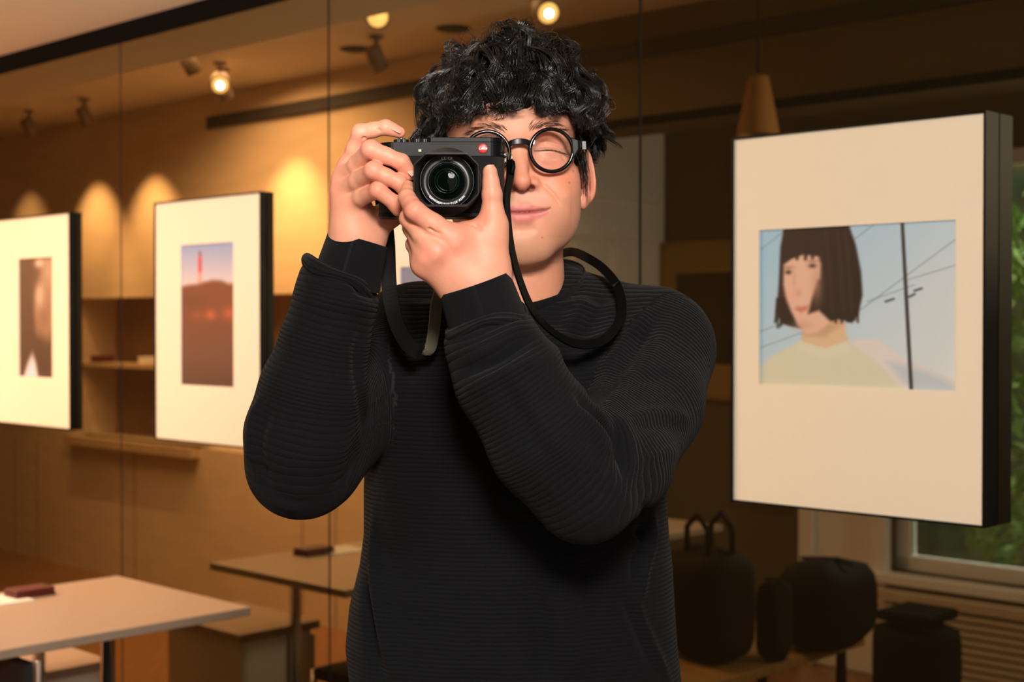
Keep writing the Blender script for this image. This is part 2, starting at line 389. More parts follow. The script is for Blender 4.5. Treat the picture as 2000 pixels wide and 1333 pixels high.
for a, b in ((OW + .36, OW + .55), (OW + .62, OW + .92)): struct(gbuild(gbox(MB(), sE - .035, sE - .02, a, b, .25, 1.9), 'trim_4', 'white_trim', None, .004))
struct(gbuild(gbox(MB(), SL, SL + .1, -.10, OW + .3, 0, ZC), 'wall_end', 'wall_panel'))
zb = MV(1250, 240, OW)[1]; z1 = MV(1000, 140, OW)[1]
ln = struct(gbuild(gbox(MB(), -3.2, sE, OW, OW + .3, zb, ZC), 'lintel', 'lintel_brown'))
gbuild(gbox(MB(), -3.2, sE, OW - .02, OW + .01, zb - .01, zb + .02), 'shadow_gap', 'track_black', ln)
struct(gbuild(gbox(MB(), -3.2, MV(410, 240, OW)[0], OW - .02, OW + .01, z1 - .03, z1 + .03), 'trim_2', 'vent_dark'))
# ---- window wall further back
sw, zsill = MV(1740, 1116, OD); sw2 = sw - 1.9; ztop = MV(1990, 285, OD)[1]
struct(gbuild(gbox(gbox(gbox(gbox(MB(), sw, sE, OD, OD + .2, 0, ZC), sw2, sw, OD, OD + .2, 0, zsill), sw2, sw, OD, OD + .2, ztop, ZC), -4.4, sw2, OD, OD + .2, 0, ZC), 'wall_window', 'wall_dark'))
for xa, xb, d in ((1715, 1742, .05), (1600, 1715, .02), (1572, 1600, .05)):
    a, b = MV(xa, 900, OD)[0], MV(xb, 900, OD)[0]; struct(gbuild(gbox(MB(), a, b, OD - d, OD, 0, ztop + .1), 'trim_3', 'white_trim', None, .006))
wi = struct(gempty('window_1', (sw + sw2) / 2, OD + .08, zsill)); hw = (sw - sw2) / 2; hh = ztop - zsill
fr = MB()
for a, b in ((-hw, -hw + .06), (hw - .06, hw), (-.03, .03)): fr.box((a, -.03, 0), (b, .03, hh))
for a, b in ((0, .06), (hh - .06, hh)): fr.box((-hw, -.03, a), (hw, .03, b))
fr.build('window_frame', 'white_trim', wi, .004)
for a, b in ((-hw + .06, -.03), (.03, hw - .06)): MB().box((a, -.004, .06), (b, .004, hh - .06)).build('pane', PANE, wi)
MB().box((-hw - .05, -.16, -.04), (hw + .05, .0, 0)).build('window_sill', 'white_trim', wi, .006)
# slatted cover below the window
rd = tag(gempty('radiator_cover', (sw + sw2) / 2, OD - .10, .0), 'cream slatted radiator cover standing below the window sill', 'radiator cover')
MB().box((-hw, -.02, 0), (hw, .08, .04)).box((-hw, -.02, zsill - .10), (hw, .08, zsill - .06)).box((-hw, .05, .04), (hw, .08, zsill - .1)).build('frame', 'cream_slat', rd, .003)
nsl = 9
for k in range(nsl):
    z = .05 + (zsill - .16) * (k + .5) / nsl; MB().box((-hw, -.015, z - .010), (hw, .03, z + .010)).build('slat', 'cream_slat', rd, .002)
# greenery and daylight outside
def shrub(name, label, s, o, z0, h, w_, n, seed):
    r = np.random.default_rng(seed); e = tag(gempty(name, s, o, 0), label, 'shrub', 'shrubs outside the window')
    c = r.normal(0, 1, (n, 3)); c /= np.linalg.norm(c, axis=1, keepdims=True); c *= r.uniform(.35, 1, (n, 1)) ** .5
    c = c * [w_, .35, h / 2] + [0, 0, z0 + h / 2]; a = r.normal(0, 1, (n, 3)); a /= np.linalg.norm(a, axis=1, keepdims=True); b = np.cross(a, r.normal(0, 1, (n, 3))); b /= np.linalg.norm(b, axis=1, keepdims=True)
    L_ = r.uniform(.03, .07, (n, 1)); V = np.stack([c - a * L_, c + b * L_ * .4, c + a * L_, c - b * L_ * .4], 1).reshape(-1, 3)
    lf = mesh_np('foliage', V, np.arange(n * 4).reshape(-1, 4), 'leaf_green', e, False); lf['kind'] = 'stuff'
    MB().tube([(0, 0, 0), (.03, .02, z0 + .1), (-.02, 0, z0 + h * .6)], [.03, .025, .012], 8).build('stem', 'bench_wood', e)
shrub('garden_shrub', 'leafy green garden shrub outside the window beside its white frame', sw - .20, OD + .95, .1, 2.0, .45, 1300, 3)
shrub('garden_shrub', 'tall green garden shrub outside the window further from its white frame', sw - 1.35, OD + 1.0, .1, 2.5, .55, 1500, 4)
shrub('garden_shrub', 'broad green garden shrub outside the window between two others', sw - .76, OD + 1.95, .05, 1.9, .45, 1300, 8)
struct(gbuild(gbox(MB(), sE + 1, -5, OD + 2.6, OD + 2.7, 0, 3.2), 'garden_wall', 'garden_dark'))
struct(gbuild(gbox(MB(), sE + 1, -5, OD + .2, OD + 3, -.08, -.02), 'garden_ground', 'cream_slat'))
dl = area('daylight', G(sw - .9, OD + 1.6, 3.4), G(sw - .9, OD + .4, .6), 2.6, 620, (.82, .92, 1))

# ---- picture frames hung on the glass
ZF1 = P(1430, 270, 2.66)[2]; ZF0 = P(1430, 980, 2.66)[2]
def poly_d(U, V, pts):
    d = np.full(U.shape, 1e9); ins = np.zeros(U.shape, bool); n = len(pts)
    for i in range(n):
        ax, ay = pts[i]; bx, by = pts[(i + 1) % n]; ex, ey = bx - ax, by - ay; wx, wy = U - ax, V - ay
        t = np.clip((wx * ex + wy * ey) / (ex * ex + ey * ey + 1e-12), 0, 1); d = np.minimum(d, (wx - ex * t) ** 2 + (wy - ey * t) ** 2)
        c = ((ay <= V) & (by > V)) | ((by <= V) & (ay > V)); xi = ax + (V - ay) / (by - ay + 1e-12) * ex; ins ^= c & (U < xi)
    d = np.sqrt(d); return np.where(ins, -d, d)
class Paint:
    def __init__(s, nx, ny): s.V, s.U = np.meshgrid(np.linspace(0, 1, ny), np.linspace(0, 1, nx)); s.c = np.zeros((nx, ny, 3)) ; s.r = np.random.default_rng(5)
    def mix(s, m, col): s.c = s.c * (1 - m[..., None]) + np.array(col, float) * m[..., None]
    def grad(s, a, b, t): s.c = np.array(a, float) * (1 - t[..., None]) + np.array(b, float) * t[..., None]
    def poly(s, pts, col, soft=.01, a=1): s.mix(a * np.clip(.5 - poly_d(s.U, s.V, pts) / soft, 0, 1), col)
    def blob(s, u, v, ru, rv, col, a=1): s.mix(a * np.exp(-((s.U - u) / ru) ** 2 - ((s.V - v) / rv) ** 2), col)
    def line(s, p, q, w_, col, a=1):
        ex, ey = q[0] - p[0], q[1] - p[1]; t = np.clip(((s.U - p[0]) * ex + (s.V - p[1]) * ey) / (ex * ex + ey * ey), 0, 1)
        d = np.hypot(s.U - p[0] - t * ex, s.V - p[1] - t * ey); s.mix(a * np.clip(1.3 - d / w_, 0, 1), col)
    def lin(s):
        c = np.clip(s.c, 0, 255) / 255; return np.where(c <= .04045, c / 12.92, ((c + .055) / 1.055) ** 2.4)
def print_portrait():
    p = Paint(230, 190); p.grad((160, 202, 234), (224, 230, 232), np.clip(p.U * .55 + p.V * .5 - .1, 0, 1))
    Z = lambda x, y: ((x - 155) / 606, (y - (395 - 32 * (x - 155) / 606)) / (463 + 56 * (x - 155) / 606))
    p.blob(.9, .45, .12, .3, (206, 218, 226), .7)
    for a, b in (((480, 635), (760, 420)), ((155, 748), (320, 695)), ((155, 700), (240, 672)), ((160, 455), (245, 395)), ((440, 440), (520, 380)), ((620, 545), (760, 500)), ((500, 610), (640, 560))): p.line(Z(*a), Z(*b), .004, (110, 128, 146), .6)
    p.poly([Z(*q) for q in ((440, 735), (480, 724), (530, 722), (600, 775), (690, 815), (765, 850), (765, 885), (560, 885))], (224, 220, 218), .02, .85)
    p.poly([Z(*q) for q in ((560, 790), (620, 800), (700, 830), (765, 865), (765, 885), (640, 885))], (176, 196, 214), .05, .7)
    p.poly([Z(*q) for q in ((598, 360), (608, 360), (638, 890), (627, 890))], (56, 56, 60), .008)
    for a, b in (((556, 610), (580, 602)), ((640, 578), (660, 571)), ((624, 596), (640, 588))): p.line(Z(*a), Z(*b), .007, (52, 52, 58))
    p.poly([Z(*q) for q in ((150, 810), (200, 770), (290, 728), (445, 728), (510, 775), (570, 830), (620, 890), (150, 890))], (212, 214, 194), .03)
    p.poly([Z(*q) for q in ((305, 660), (430, 640), (436, 700), (448, 735), (380, 752), (296, 735))], (218, 190, 158), .02)
    p.poly([Z(*q) for q in ((300, 712), (370, 715), (440, 668), (436, 640), (310, 680))], (178, 140, 112), .03, .5)
    p.poly([Z(*q) for q in ((290, 726), (370, 750), (446, 726), (452, 760), (370, 780), (284, 756))], (216, 218, 200), .02)
    hair = (44, 32, 28)
    p.poly([Z(*q) for q in ((238, 385), (442, 375), (466, 440), (482, 520), (487, 590), (474, 650), (455, 674), (425, 664), (350, 640), (300, 690), (262, 684), (232, 676), (214, 640), (221, 560), (226, 450))], hair, .015)
    p.poly([Z(*q) for q in ((237, 500), (262, 480), (300, 470), (350, 474), (358, 500), (354, 560), (350, 620), (372, 650), (388, 640), (394, 668), (345, 702), (312, 706), (284, 680), (262, 640), (246, 600), (236, 560))], (226, 188, 168), .02)
    p.poly([Z(*q) for q in ((348, 545), (330, 600), (318, 646), (352, 636), (388, 668), (420, 660), (420, 540))], hair, .02)
    for x in (262, 285, 312, 335): p.line(Z(x, 440), Z(x - 4, 484 - abs(x - 300) * .15), .012, hair, .8)
    p.poly([Z(*q) for q in ((232, 440), (355, 440), (356, 474), (305, 462), (240, 492))], hair, .02)
    for x, y, r_ in ((253, 522, .016), (331, 503, .020)): p.blob(*Z(x, y), r_, .013, (40, 26, 24), .95); p.blob(*Z(x, y - 14), .03, .010, (120, 84, 72), .5)
    p.blob(*Z(345, 560), .03, .12, (196, 150, 130), .6); p.blob(*Z(300, 680), .05, .03, (200, 156, 134), .6); p.blob(*Z(285, 585), .018, .02, (204, 140, 124), .6); p.blob(*Z(272, 545), .010, .05, (200, 152, 134), .5)
    p.poly([Z(*q) for q in ((272, 632), (285, 622), (296, 625), (318, 620), (316, 634), (294, 642))], (196, 112, 104), .02, .8)
    p.blob(*Z(262, 590), .035, .05, (236, 176, 160), .5)
    for k_ in range(7): x = 215 + 4.2 * k_; p.line(Z(x, 600), Z(x - 6 + 5 * math.sin(k_ * 2.1), 672 + 16 * math.sin(k_ * 1.7)), .007, hair, .8)
    for k_ in range(12): x = 395 + 7 * k_; p.line(Z(x, 600), Z(x + 4 * math.sin(k_ * 2.3), 664 + 8 * math.sin(k_ * 1.9)), .008, hair, .8)
    for x in (395, 430, 455): p.line(Z(x - 20, 400), Z(x, 640), .012, (74, 56, 46), .35)
    return p
def print_lighthouse():
    p = Paint(60, 130); p.grad((138, 158, 206), (214, 200, 206), np.clip(p.V * 3.2, 0, 1))
    p.poly([(-.1, .31), (.1, .29), (.3, .285), (.45, .27), (.6, .26), (.75, .265), (.9, .29), (1.1, .28), (1.1, 1.1), (-.1, 1.1)], (116, 66, 46), .03)
    p.mix(np.clip((p.V - .45) * 3, 0, 1), (104, 72, 58)); p.blob(.55, .5, .1, .035, (196, 100, 66), .8); p.blob(.9, .49, .12, .04, (190, 96, 64), .8); p.blob(.3, .5, .1, .03, (150, 80, 58), .7)
    p.blob(.2, .4, .3, .06, (92, 60, 40), .5); p.mix(np.clip((p.V - .8) * 3, 0, .5), (76, 56, 50))
    p.poly([(.325, .27), (.33, .10), (.345, .07), (.375, .07), (.39, .10), (.395, .27)], (196, 62, 62), .02); p.poly([(.32, .27), (.33, .2), (.39, .2), (.40, .27)], (224, 186, 178), .02, .8)
    p.blob(.36, .065, .02, .012, (70, 60, 70), .9); return p
def print_dark():
    p = Paint(60, 130); p.grad((98, 78, 60), (80, 62, 50), p.V)
    p.poly([(.5, -.02), (.98, -.02), (.98, .6), (.85, .68), (.5, .62), (.45, .45), (.48, .3), (.62, .2), (.6, .08), (.48, .06)], (150, 120, 98), .12)
    p.blob(.6, .05, .12, .03, (222, 206, 190), .9); p.blob(.6, .32, .13, .12, (206, 184, 164), .8); p.blob(.85, .12, .12, .12, (190, 166, 148), .6); p.blob(.72, .5, .2, .1, (128, 98, 80), .7)
    p.poly([(.1, 1.02), (.25, .88), (.38, .8), (.48, .88), (.56, 1.02)], (214, 214, 232), .08); return p
def print_dusk():
    p = Paint(60, 50); p.grad((128, 132, 160), (150, 146, 160), p.V); p.poly([(-.1, .75), (.4, .7), (1.1, .78), (1.1, 1.1), (-.1, 1.1)], (84, 84, 104), .06); return p
def picture(label, s0, s1, pr, paint, o=.018, z0=ZF0, z1_=ZF1):
    """s0 = edge seen on the left, s1 = edge seen on the right; pr = print rectangle in fractions (u0,u1,v0,v1)"""
    W = s0 - s1; Hh = z1_ - z0; e = tag(gempty('picture_frame', (s0 + s1) / 2, .002, z0), label, 'picture frame', 'framed photographs on the glass wall')
    b = .004; h = W / 2; m = MB()
    for x0, x1, a, c in ((-h, -h + b, 0, Hh), (h - b, h, 0, Hh), (-h + b, h - b, 0, b), (-h + b, h - b, Hh - b, Hh)): m.box((x0, 0, a), (x1, o + .002, c))
    m.box((-h + b, 0, b), (h - b, o - .008, Hh - b)); m.build('frame_moulding', 'black_metal', e)
    u0, u1, v0, v1 = pr; X = lambda u: h - u * W; Zz = lambda v: Hh - v * Hh     # mat board with a real window cut in it
    mt = MB()
    for a, c, d, g in ((b / W, u0, b / Hh, 1 - b / Hh), (u1, 1 - b / W, b / Hh, 1 - b / Hh), (u0, u1, b / Hh, v0), (u0, u1, v1, 1 - b / Hh)): mt.box((X(a), o - .006, Zz(d)), (X(c), o - .002, Zz(g)))
    mt.build('mat_board', 'mat_board', e)
    nx, ny = paint.U.shape; V = np.stack([X(u0 - .004 + (u1 - u0 + .008) * paint.U), np.full(paint.U.shape, o - .0062), Zz(v0 - .003 + (v1 - v0 + .006) * paint.V)], -1).reshape(-1, 3)
    i = np.arange(nx * ny).reshape(nx, ny); Q = np.stack([i[:-1, :-1], i[1:, :-1], i[1:, 1:], i[:-1, 1:]], -1).reshape(-1, 4)
    C = np.concatenate([paint.lin(), np.ones((nx, ny, 1))], -1).reshape(-1, 4)
    q = mesh_np('photo_print', V, Q, mat('photo_paper', (200, 200, 200), .45, attr='col'), e, True, {'col': ('FLOAT_COLOR', C)})
    return e
fs = lambda x: s_at(x, .045)
picture('large framed photo of a dark-haired woman before a pale blue sky, nearest on the right', fs(1430), fs(1926), (.118, .893, .257, .674), print_portrait(), .045)
fs = lambda x: s_at(x, .018)
s2a, s2b = fs(303), fs(511); per = s2a - s_at(1430, .045); per /= 2
picture('framed photo of a red lighthouse on a brown hill beside the raised elbow', s2a, s2b, (.256, .752, .188, .763), print_lighthouse())
picture('framed dusky blue photo mostly hidden behind the man with the camera', fs(1430) + per, fs(1430) + per - .506, (.13, .89, .315, .70), print_dusk())
picture('dark brown framed photo at the far left edge above the white table', s2a + per, fs(138), (.36, .78, .20, .765), print_dark())
# dim picture across the room
sa_, za_ = MV(1286, 475, OD); sb_, zb_ = MV(1475, 785, OD); sc_, zc_ = MV(1330, 535, OD); sd_, zd_ = MV(1440, 712, OD)
e = tag(gempty('wall_picture', (sa_ + sb_) / 2, OD - .03, zb_), 'dim framed picture on the dark far wall mirrored beside the shoulder', 'picture frame')
mid = (sa_ + sb_) / 2
MB().box((sa_ - mid, 0, 0), (sb_ - mid, .03, za_ - zb_)).build('frame_moulding', 'bench_wood', e, .004)
MB().box((sa_ - mid - .015, -.004, .015), (sb_ - mid + .015, .002, za_ - zb_ - .015)).build('mat_board', 'mat_dim', e)
MB().box((sc_ - mid, -.008, zd_ - zb_), (sd_ - mid, -.002, zc_ - zb_)).build('photo_print', 'print_brown', e)

# ---- ceiling spotlights, all hung from the raised ceiling
def vpos(x, y, z):
    d = ray(x, y); t = (z - HC) / d[2]; p = d[:2] * t; q = p - A0; return float(q @ DW), float(-(q @ NW))
def spot(label, s, o, target, lit, power=0, angle=50, blend=.5, size=1.0):
    e = tag(gempty('ceiling_spotlight', s, o, ZC), label, 'spotlight', 'ceiling spotlights')
    t = RG.inverted().to_3x3() @ (Vector(target) - Vector(G(s, o, ZC - .09))); t.normalize()
    MB().lathe([(.03, 0), (.03, -.012), (.010, -.014), (.010, -.07)], n=20).build('ceiling_mount', 'lamp_body', e)
    c = Vector((0, 0, -.09)); r = .034 * size
    MB().lathe([(r * .8, -.05), (r, -.04), (r, .055), (r * .86, .055), (r * .86, .045)], c, t, 24).build('lamp_housing', 'lamp_body', e)
    MB().lathe([(r * .84, .044), (r * .84, .049)], c, t, 24).build('lens', 'lamp_lens' if lit else 'vent_dark', e)
    if power:
        l = bpy.data.lights.new('spot_beam', 'SPOT'); l.energy = power; l.color = (1, .62, .34); l.spot_size = math.radians(angle); l.spot_blend = blend; l.shadow_soft_size = .012
        o_ = bpy.data.objects.new('spot_beam', l); link(o_, e); o_.location = c + t * .06; o_.rotation_euler = t.to_track_quat('-Z', 'Y').to_euler()
    return e
fc = lambda i, z=1.45: G(fs(1430) - .25 + per * i, .05, z)
for x, y, tg, pw, lb in ((430, 165, fc(2), 45, 'lit spotlight mirrored above the lighthouse photo'), (735, 30, fc(1), 22, 'lit spotlight mirrored left of the curly hair'), (1065, 25, fc(0), 95, 'lit spotlight mirrored just above the curly hair')):
    s, o = vpos(x, y, ZC - .10); spot(lb, s, o, tg, True, pw, 40, .6, 1.25)
for x, y, lb in ((368, 105, 'unlit amber spotlight highest in the left glass pane'), (1660, 172, 'unlit spotlight mirrored above the portrait frame'),):
    s, o = vpos(x, y, ZC - .06); spot(lb, s, o, G(s, OW, 1.2), False)
for x, pw, lb in ((192, 130, 'small wall-washing spotlight lighting the strip right of the far left frame'), (303, 130, 'small wall-washing spotlight lighting the strip over the lighthouse frame'), (578, 150, 'wall-washing spotlight lighting the bright strip beside the raised hand'), (880, 60, 'wall-washing spotlight hidden behind the curly head'), (60, 40, 'faint wall-washing spotlight nearest the far left corner')):
    s = MV(x, 300, OW)[0]; spot(lb, s, OW - .42, G(s, OW - .03, 1.84), False, pw, 66, .9)
area('room_fill', G(3.9, 1.15, 2.60), G(3.9, 1.25, 0), 1.5, 105, (1, .63, .39), 150)  # added warm fill under the ceiling, no fitting; brightens the mirrored room
area('room_fill', G(2.2, 1.0, 2.60), G(2.2, 1.15, 0), 1.0, 22, (1, .63, .39), 150)  # second added fill, weaker, nearer the table
for y in (372, 452): zq = MV(1215, y, OW + .5)[1]; struct(gbuild(gbox(MB(), sE - .05, sE - .02, OW + .3, OD - .05, zq - .02, zq + .02), 'trim_5', 'white_trim', None, .004))
for x, y, lb in ((695, 97, 'dark round ceiling vent mirrored left of the curly hair'), (885, 57, 'dark round ceiling vent mirrored touching the curly hair'), (1900, 128, 'dark round ceiling vent mirrored above the portrait frame corner')):
    s, o = vpos(x, y, ZC - .004); e = tag(gempty('ceiling_vent', s, o, ZC), lb, 'vent', 'round ceiling vents')
    MB().lathe([(.062, -.008), (.072, -.002), (.072, 0)], n=32).build('rim', 'vent_dark', e); MB().lathe([(.048, -.012), (.057, -.008)], n=32).build('diffuser_disc', 'vent_dark', e)
s, z = MV(1480, 265, OW - .3); e = tag(gempty('lit_patch_cone', s, OW - .3, z), 'added amber hanging cone standing for a lit patch, mirrored over the portrait frame corner', 'lit patch stand-in')  # added hanging cone; its amber colour stands for an orange patch of light
MB().lathe([(.072, 0), (.035, .19), (.030, .20), (.066, .002)], n=28, caps=False).build('patch_cone', 'patch_amber', e)
MB().tube([(0, 0, .19), (0, 0, ZC - z)], .004, 8).build('cord', 'black_metal', e)

# ---- white table with its things
def on_plane(x, y, z):
    d = ray(x, y); t = (z - HC) / d[2]; q = d[:2] * t - A0; return float(q @ DW), float(q @ NW)
ZTB = .74
ts, to = on_plane(490, 1186, ZTB); ts2, to2 = on_plane(250, 1122, ZTB)
TW = ts2 - ts; tb = tag(gempty('white_table', ts, to, 0), 'white table with a chrome leg standing against the glass wall', 'table')
MB().box((0, 0, ZTB - .022), (TW, 1.7, ZTB)).build('tabletop', 'table_white', tb, .003)
lgx = s_at(208, to + .27) - ts
for x, y in ((lgx, .27), (TW - .06, .27), (lgx, 1.5), (TW - .06, 1.5)):
    MB().lathe([(.040, 0), (.040, .006), (.018, .010), (.018, ZTB - .03), (.03, ZTB - .022)], (x, y, 0), n=20).build('leg', 'chrome', tb)
def item(name, x, y, z, lb, cat): s, o = on_plane(x, y, z); return tag(gempty(name, s, o, z), lb, cat)
e = item('card_case', 58, 1164, ZTB, 'small dark red card case lying on the white table', 'case')
MB().box((-.035, -.055, 0), (.035, .055, .011)).build('lower_half', 'case_red', e, .003); MB().box((-.034, -.054, .012), (.034, .054, .022)).build('lid', 'case_red', e, .003)
e = item('paper_sheet', -5, 1175, ZTB, 'white paper sheet on the white table beside the red case', 'paper'); MB().box((-.06, -.07, 0), (.06, .07, .003)).build('sheet', 'paper', e)
s, o = s_at(110, to + .22), to + .22; e = tag(gempty('low_cabinet', s + .22, o, 0), 'low white cabinet standing under the white table', 'cabinet')
MB().box((-.20, -.14, .0), (.20, .12, .50)).build('body', 'white_cabinet', e, .004); MB().box((-.20, .122, .06), (-.004, .136, .48)).build('door', 'white_cabinet', e, .003); MB().box((.004, .122, .06), (.20, .136, .48)).build('door', 'white_cabinet', e, .003); MB().box((-.22, -.16, .50), (.22, .14, .525)).build('top', 'table_white', e, .003)
s = s_at(75, to + .58) + .21; e = tag(gempty('side_chair', s, to + .39, 0), 'black chair with chrome side rails pushed under the white table', 'chair')
MB().box((-.2, -.2, .40), (.2, .2, .44)).build('seat', 'black_fabric', e, .01); MB().box((-.19, .18, .46), (.19, .205, .70)).build('backrest', 'black_fabric', e, .008)
for x in (-.21, .21):
    MB().tube([(x, .20, 0), (x, .20, .40), (x, .195, .71)], .010, 10).build('rear_leg', 'chrome', e); MB().tube([(x, -.19, 0), (x, -.19, .43)], .010, 10).build('front_leg', 'chrome', e)

# ---- bench with bags further along the room (seen mirrored)
ZB = .45
b1s, b1o = vpos(1310, 1330, ZB); b2s, b2o = vpos(1745, 1253, ZB)
bs = (b1s + b2s) / 2
be = tag(gempty('bag_bench', bs, .75, 0), 'low wooden bench carrying dark bags, mirrored below the portrait frame', 'bench')
BL = b2o - .75; MB().box((0, 0, ZB - .03), (.40, BL, ZB)).build('bench_top', 'bench_wood', be, .004)
for x in (.05, .35):
    for y in (.06, BL - .06): MB().lathe([(.022, 0), (.016, ZB - .03)], (x, y, 0), n=14).build('leg', 'track_black', be)
def bag(name, x, y, z, size, mt, lb, handle=True, rot=0, round_=3):
    s, o = vpos(x, y, z); e = tag(gempty(name, s, o, z), lb, 'bag'); L_, D, H = size
    if rot: e.matrix_world = e.matrix_world @ Matrix.Rotation(rot, 4, 'Z')
    vs = []; nu, nv = 28, 10
    m = MB(); prof = []
    for j in range(nv + 1):
        v = j / nv; k = (1 - abs(2 * v - 1) ** round_) ** (1 / round_) if 0 < v < 1 else .0; prof.append((max(k, .55 if j == 0 else .25), v * H))
    for k, z_ in prof:
        for i in range(nu):
            t = 2 * math.pi * i / nu; cx, sx = math.cos(t), math.sin(t)
            vs.append((L_ / 2 * k * abs(cx) ** .6 * (1 if cx > 0 else -1), D / 2 * k * abs(sx) ** .6 * (1 if sx > 0 else -1), z_ + (.010 * math.sin(3 * t + z_ * 30) * k if z_ > .02 else 0)))
    fs_ = [(j * nu + i, j * nu + (i + 1) % nu, (j + 1) * nu + (i + 1) % nu, (j + 1) * nu + i) for j in range(nv) for i in range(nu)] + [tuple(range(nu - 1, -1, -1)), tuple(nv * nu + i for i in range(nu))]
    m.add(vs, fs_, True); m.build('body', mt, e, 0)
    if handle:
        for yy in (-D * .22, D * .22): MB().tube([(-L_ * .2, yy, H * .85), (-L_ * .18, yy, H * 1.18), (0, yy, H * 1.30), (L_ * .18, yy, H * 1.18), (L_ * .2, yy, H * .85)], .009, 8).build('handle', mt, e)
    MB().tube([(-L_ * .36, 0, H * .97), (0, 0, H * 1.005), (L_ * .36, 0, H * .97)], .005, 8).build('zip', 'track_black', e)
    return e
bag('duffel_bag', 1612, 1262, ZB + .002, (.25, .34, .27), 'bag_black', 'rounded black duffel bag mirrored below the portrait frame', False)
bag('tote_bag', 1385, 1285, ZB + .002, (.28, .20, .33), 'bag_brown', 'dark upright tote bag with looped handle mirrored beside the sweater', True, .3, 5)
bag('pouch_bag', 1512, 1290, ZB + .002, (.10, .09, .24), 'bag_brown', 'brown narrow pouch bag mirrored between tote and duffel', False, .2, 4)
e = bag('shoulder_bag', 1790, 1420, .122, (.26, .24, .36), 'bag_black', 'black shoulder bag with a flat flap mirrored right of the bench', False, .0, 6)
MB().box((-.10, -.11, .355), (.09, .10, .39)).build('flap', 'bag_black', e, .012)
e2 = gempty('foot_stool', *vpos(1790, 1420, .12), 0); tag(e2, 'low dark stool under the black shoulder bag', 'stool')
MB().box((-.16, -.15, .09), (.16, .15, .12)).build('seat', 'track_black', e2, .004)
for x in (-.13, .13):
    for y in (-.12, .12): MB().lathe([(.012, 0), (.012, .09)], (x, y, 0), n=10).build('leg', 'track_black', e2)
# small things on the niche shelves
for x, y, w_, h, mt, lb in ((200, 705, .10, .03, 'case_red', 'brown small box on the niche shelf beside the far left frame'), (293, 712, .09, .03, 'paper', 'white small case on the niche shelf beside the lighthouse frame')):
    s = MV(x, y, OW + .1)[0]; e = tag(gempty('shelf_box', s, OW + .1, zl + .012), lb, 'box', 'boxes on the niche shelf')
    MB().box((-w_ / 2, -.05, 0), (w_ / 2, .05, h)).build('box_body', mt, e, .003); MB().box((-w_ / 2 - .002, -.052, h), (w_ / 2 + .002, .052, h + .01)).build('lid', mt, e, .003)

# ================================================================== THE MAN WITH THE CAMERA
def skin_mat():
    m = mat('skin', (222, 160, 130), .50, spec=.36, attr='col', noise=(110, .09), bump=(900, .12, .0006), sss=.07); return m
skin_mat(); mat('nail', (232, 178, 160), .25, spec=.5); mat('hair_black', (22, 18, 16), .30, spec=.8); mat('scalp_black', (9, 8, 8), .8, spec=.1)
mat('trouser_black', (20, 20, 22), .85); mat('shoe_black', (14, 14, 14), .4); mat('lash_dark', (52, 34, 27), .6)
SK = np.array(srgb((216, 148, 118)))
def skin_col(n, base=SK): return np.tile(np.append(base, 1.0), (n, 1))
def tint(C, w_, col): C[:, :3] = C[:, :3] * (1 - w_[:, None]) + np.array(srgb(col)) * w_[:, None]
parts = []            # (V, Q, C) pieces of the body, joined into one mesh

# ---- head, in its own frame: x image right, y to the back, z up, origin between the eyes
HO = P(1013, 296, 1.50); ROLL = math.radians(2.8); YAW = math.radians(6)
HM = np.array(Matrix.Rotation(YAW, 3, 'Z') @ Matrix.Rotation(-ROLL, 3, 'Y'))
def hw_(p): return np.asarray(p, float) @ HM.T + HO
mm = .001
H = SDF((-.105, -.045, -.215), (.105, .195, .125), .0013)
E_ = lambda c, r, k=.012, cut=False, rot=None: H.ell(np.array(c) * mm, np.array(r) * mm, k, rot, cut=cut)
C_ = lambda a, b, r1, r2, k=.01: H.cone(np.array(a) * mm, np.array(b) * mm, r1 * mm, r2 * mm, k)
E_((0, 88, 34), (75, 94, 78), .01)                       # cranium
E_((0, 52, -30), (66, 56, 78), .02)                      # face mass
E_((0, 30, 30), (58, 38, 44), .02)                       # forehead
for sx in (-1, 1):
    C_((sx * 57, 74, -52), (sx * 20, 20, -100), 13, 12, .022)   # jaw
    E_((sx * 40, 22, -27), (24, 21, 20), .018)           # cheek
    E_((sx * 30, 14, -50), (20, 18, 20), .02)
    C_((sx * 44, 14, 19), (sx * 6, 1, 17), 8, 8, .012)   # brow
    E_((sx * 33, -2, 1), (15, 10, 8), .012, True)        # socket
    E_((sx * 33, 16, 1), (17, 14, 13), .006)             # closed lid over the eyeball
for sx in (-1, 1): E_((sx * 36, 36, -62), (26, 30, 34), .03)
E_((0, 13, -101), (23, 17, 17), .025)                     # chin
E_((0, 14, -63), (32, 16, 24), .03)                      # muzzle
C_((0, 3, 6), (0, -19, -31), 6.5, 7.6, .012); E_((0, -19.5, -34.5), (8.4, 9, 8.4), .005)     # nose
for sx in (-1, 1): E_((sx * 14, -5.5, -35.5), (6.4, 9.5, 6.4), .006)
for sx in (-1, 1): E_((sx * 9.8, -11, -40.2), (4.3, 9, 3.4), .0015, True)
for sx in (-1, 1):
    C_((sx * 26, 7, -63.5), (sx * 6, -5.5, -59.6), 3.0, 5.9, .004); C_((sx * 24, 7, -67), (sx * 5, -4.5, -70.5), 3.4, 6.6, .004)
C_((-6, -5.5, -59.9), (6, -5.5, -59.9), 5.7, 5.7, .003); C_((-5, -4.5, -70.5), (5, -4.5, -70.5), 6.6, 6.6, .003)
C_((0, 84, -80), (4, 106, -210), 53, 54, .02)            # neck
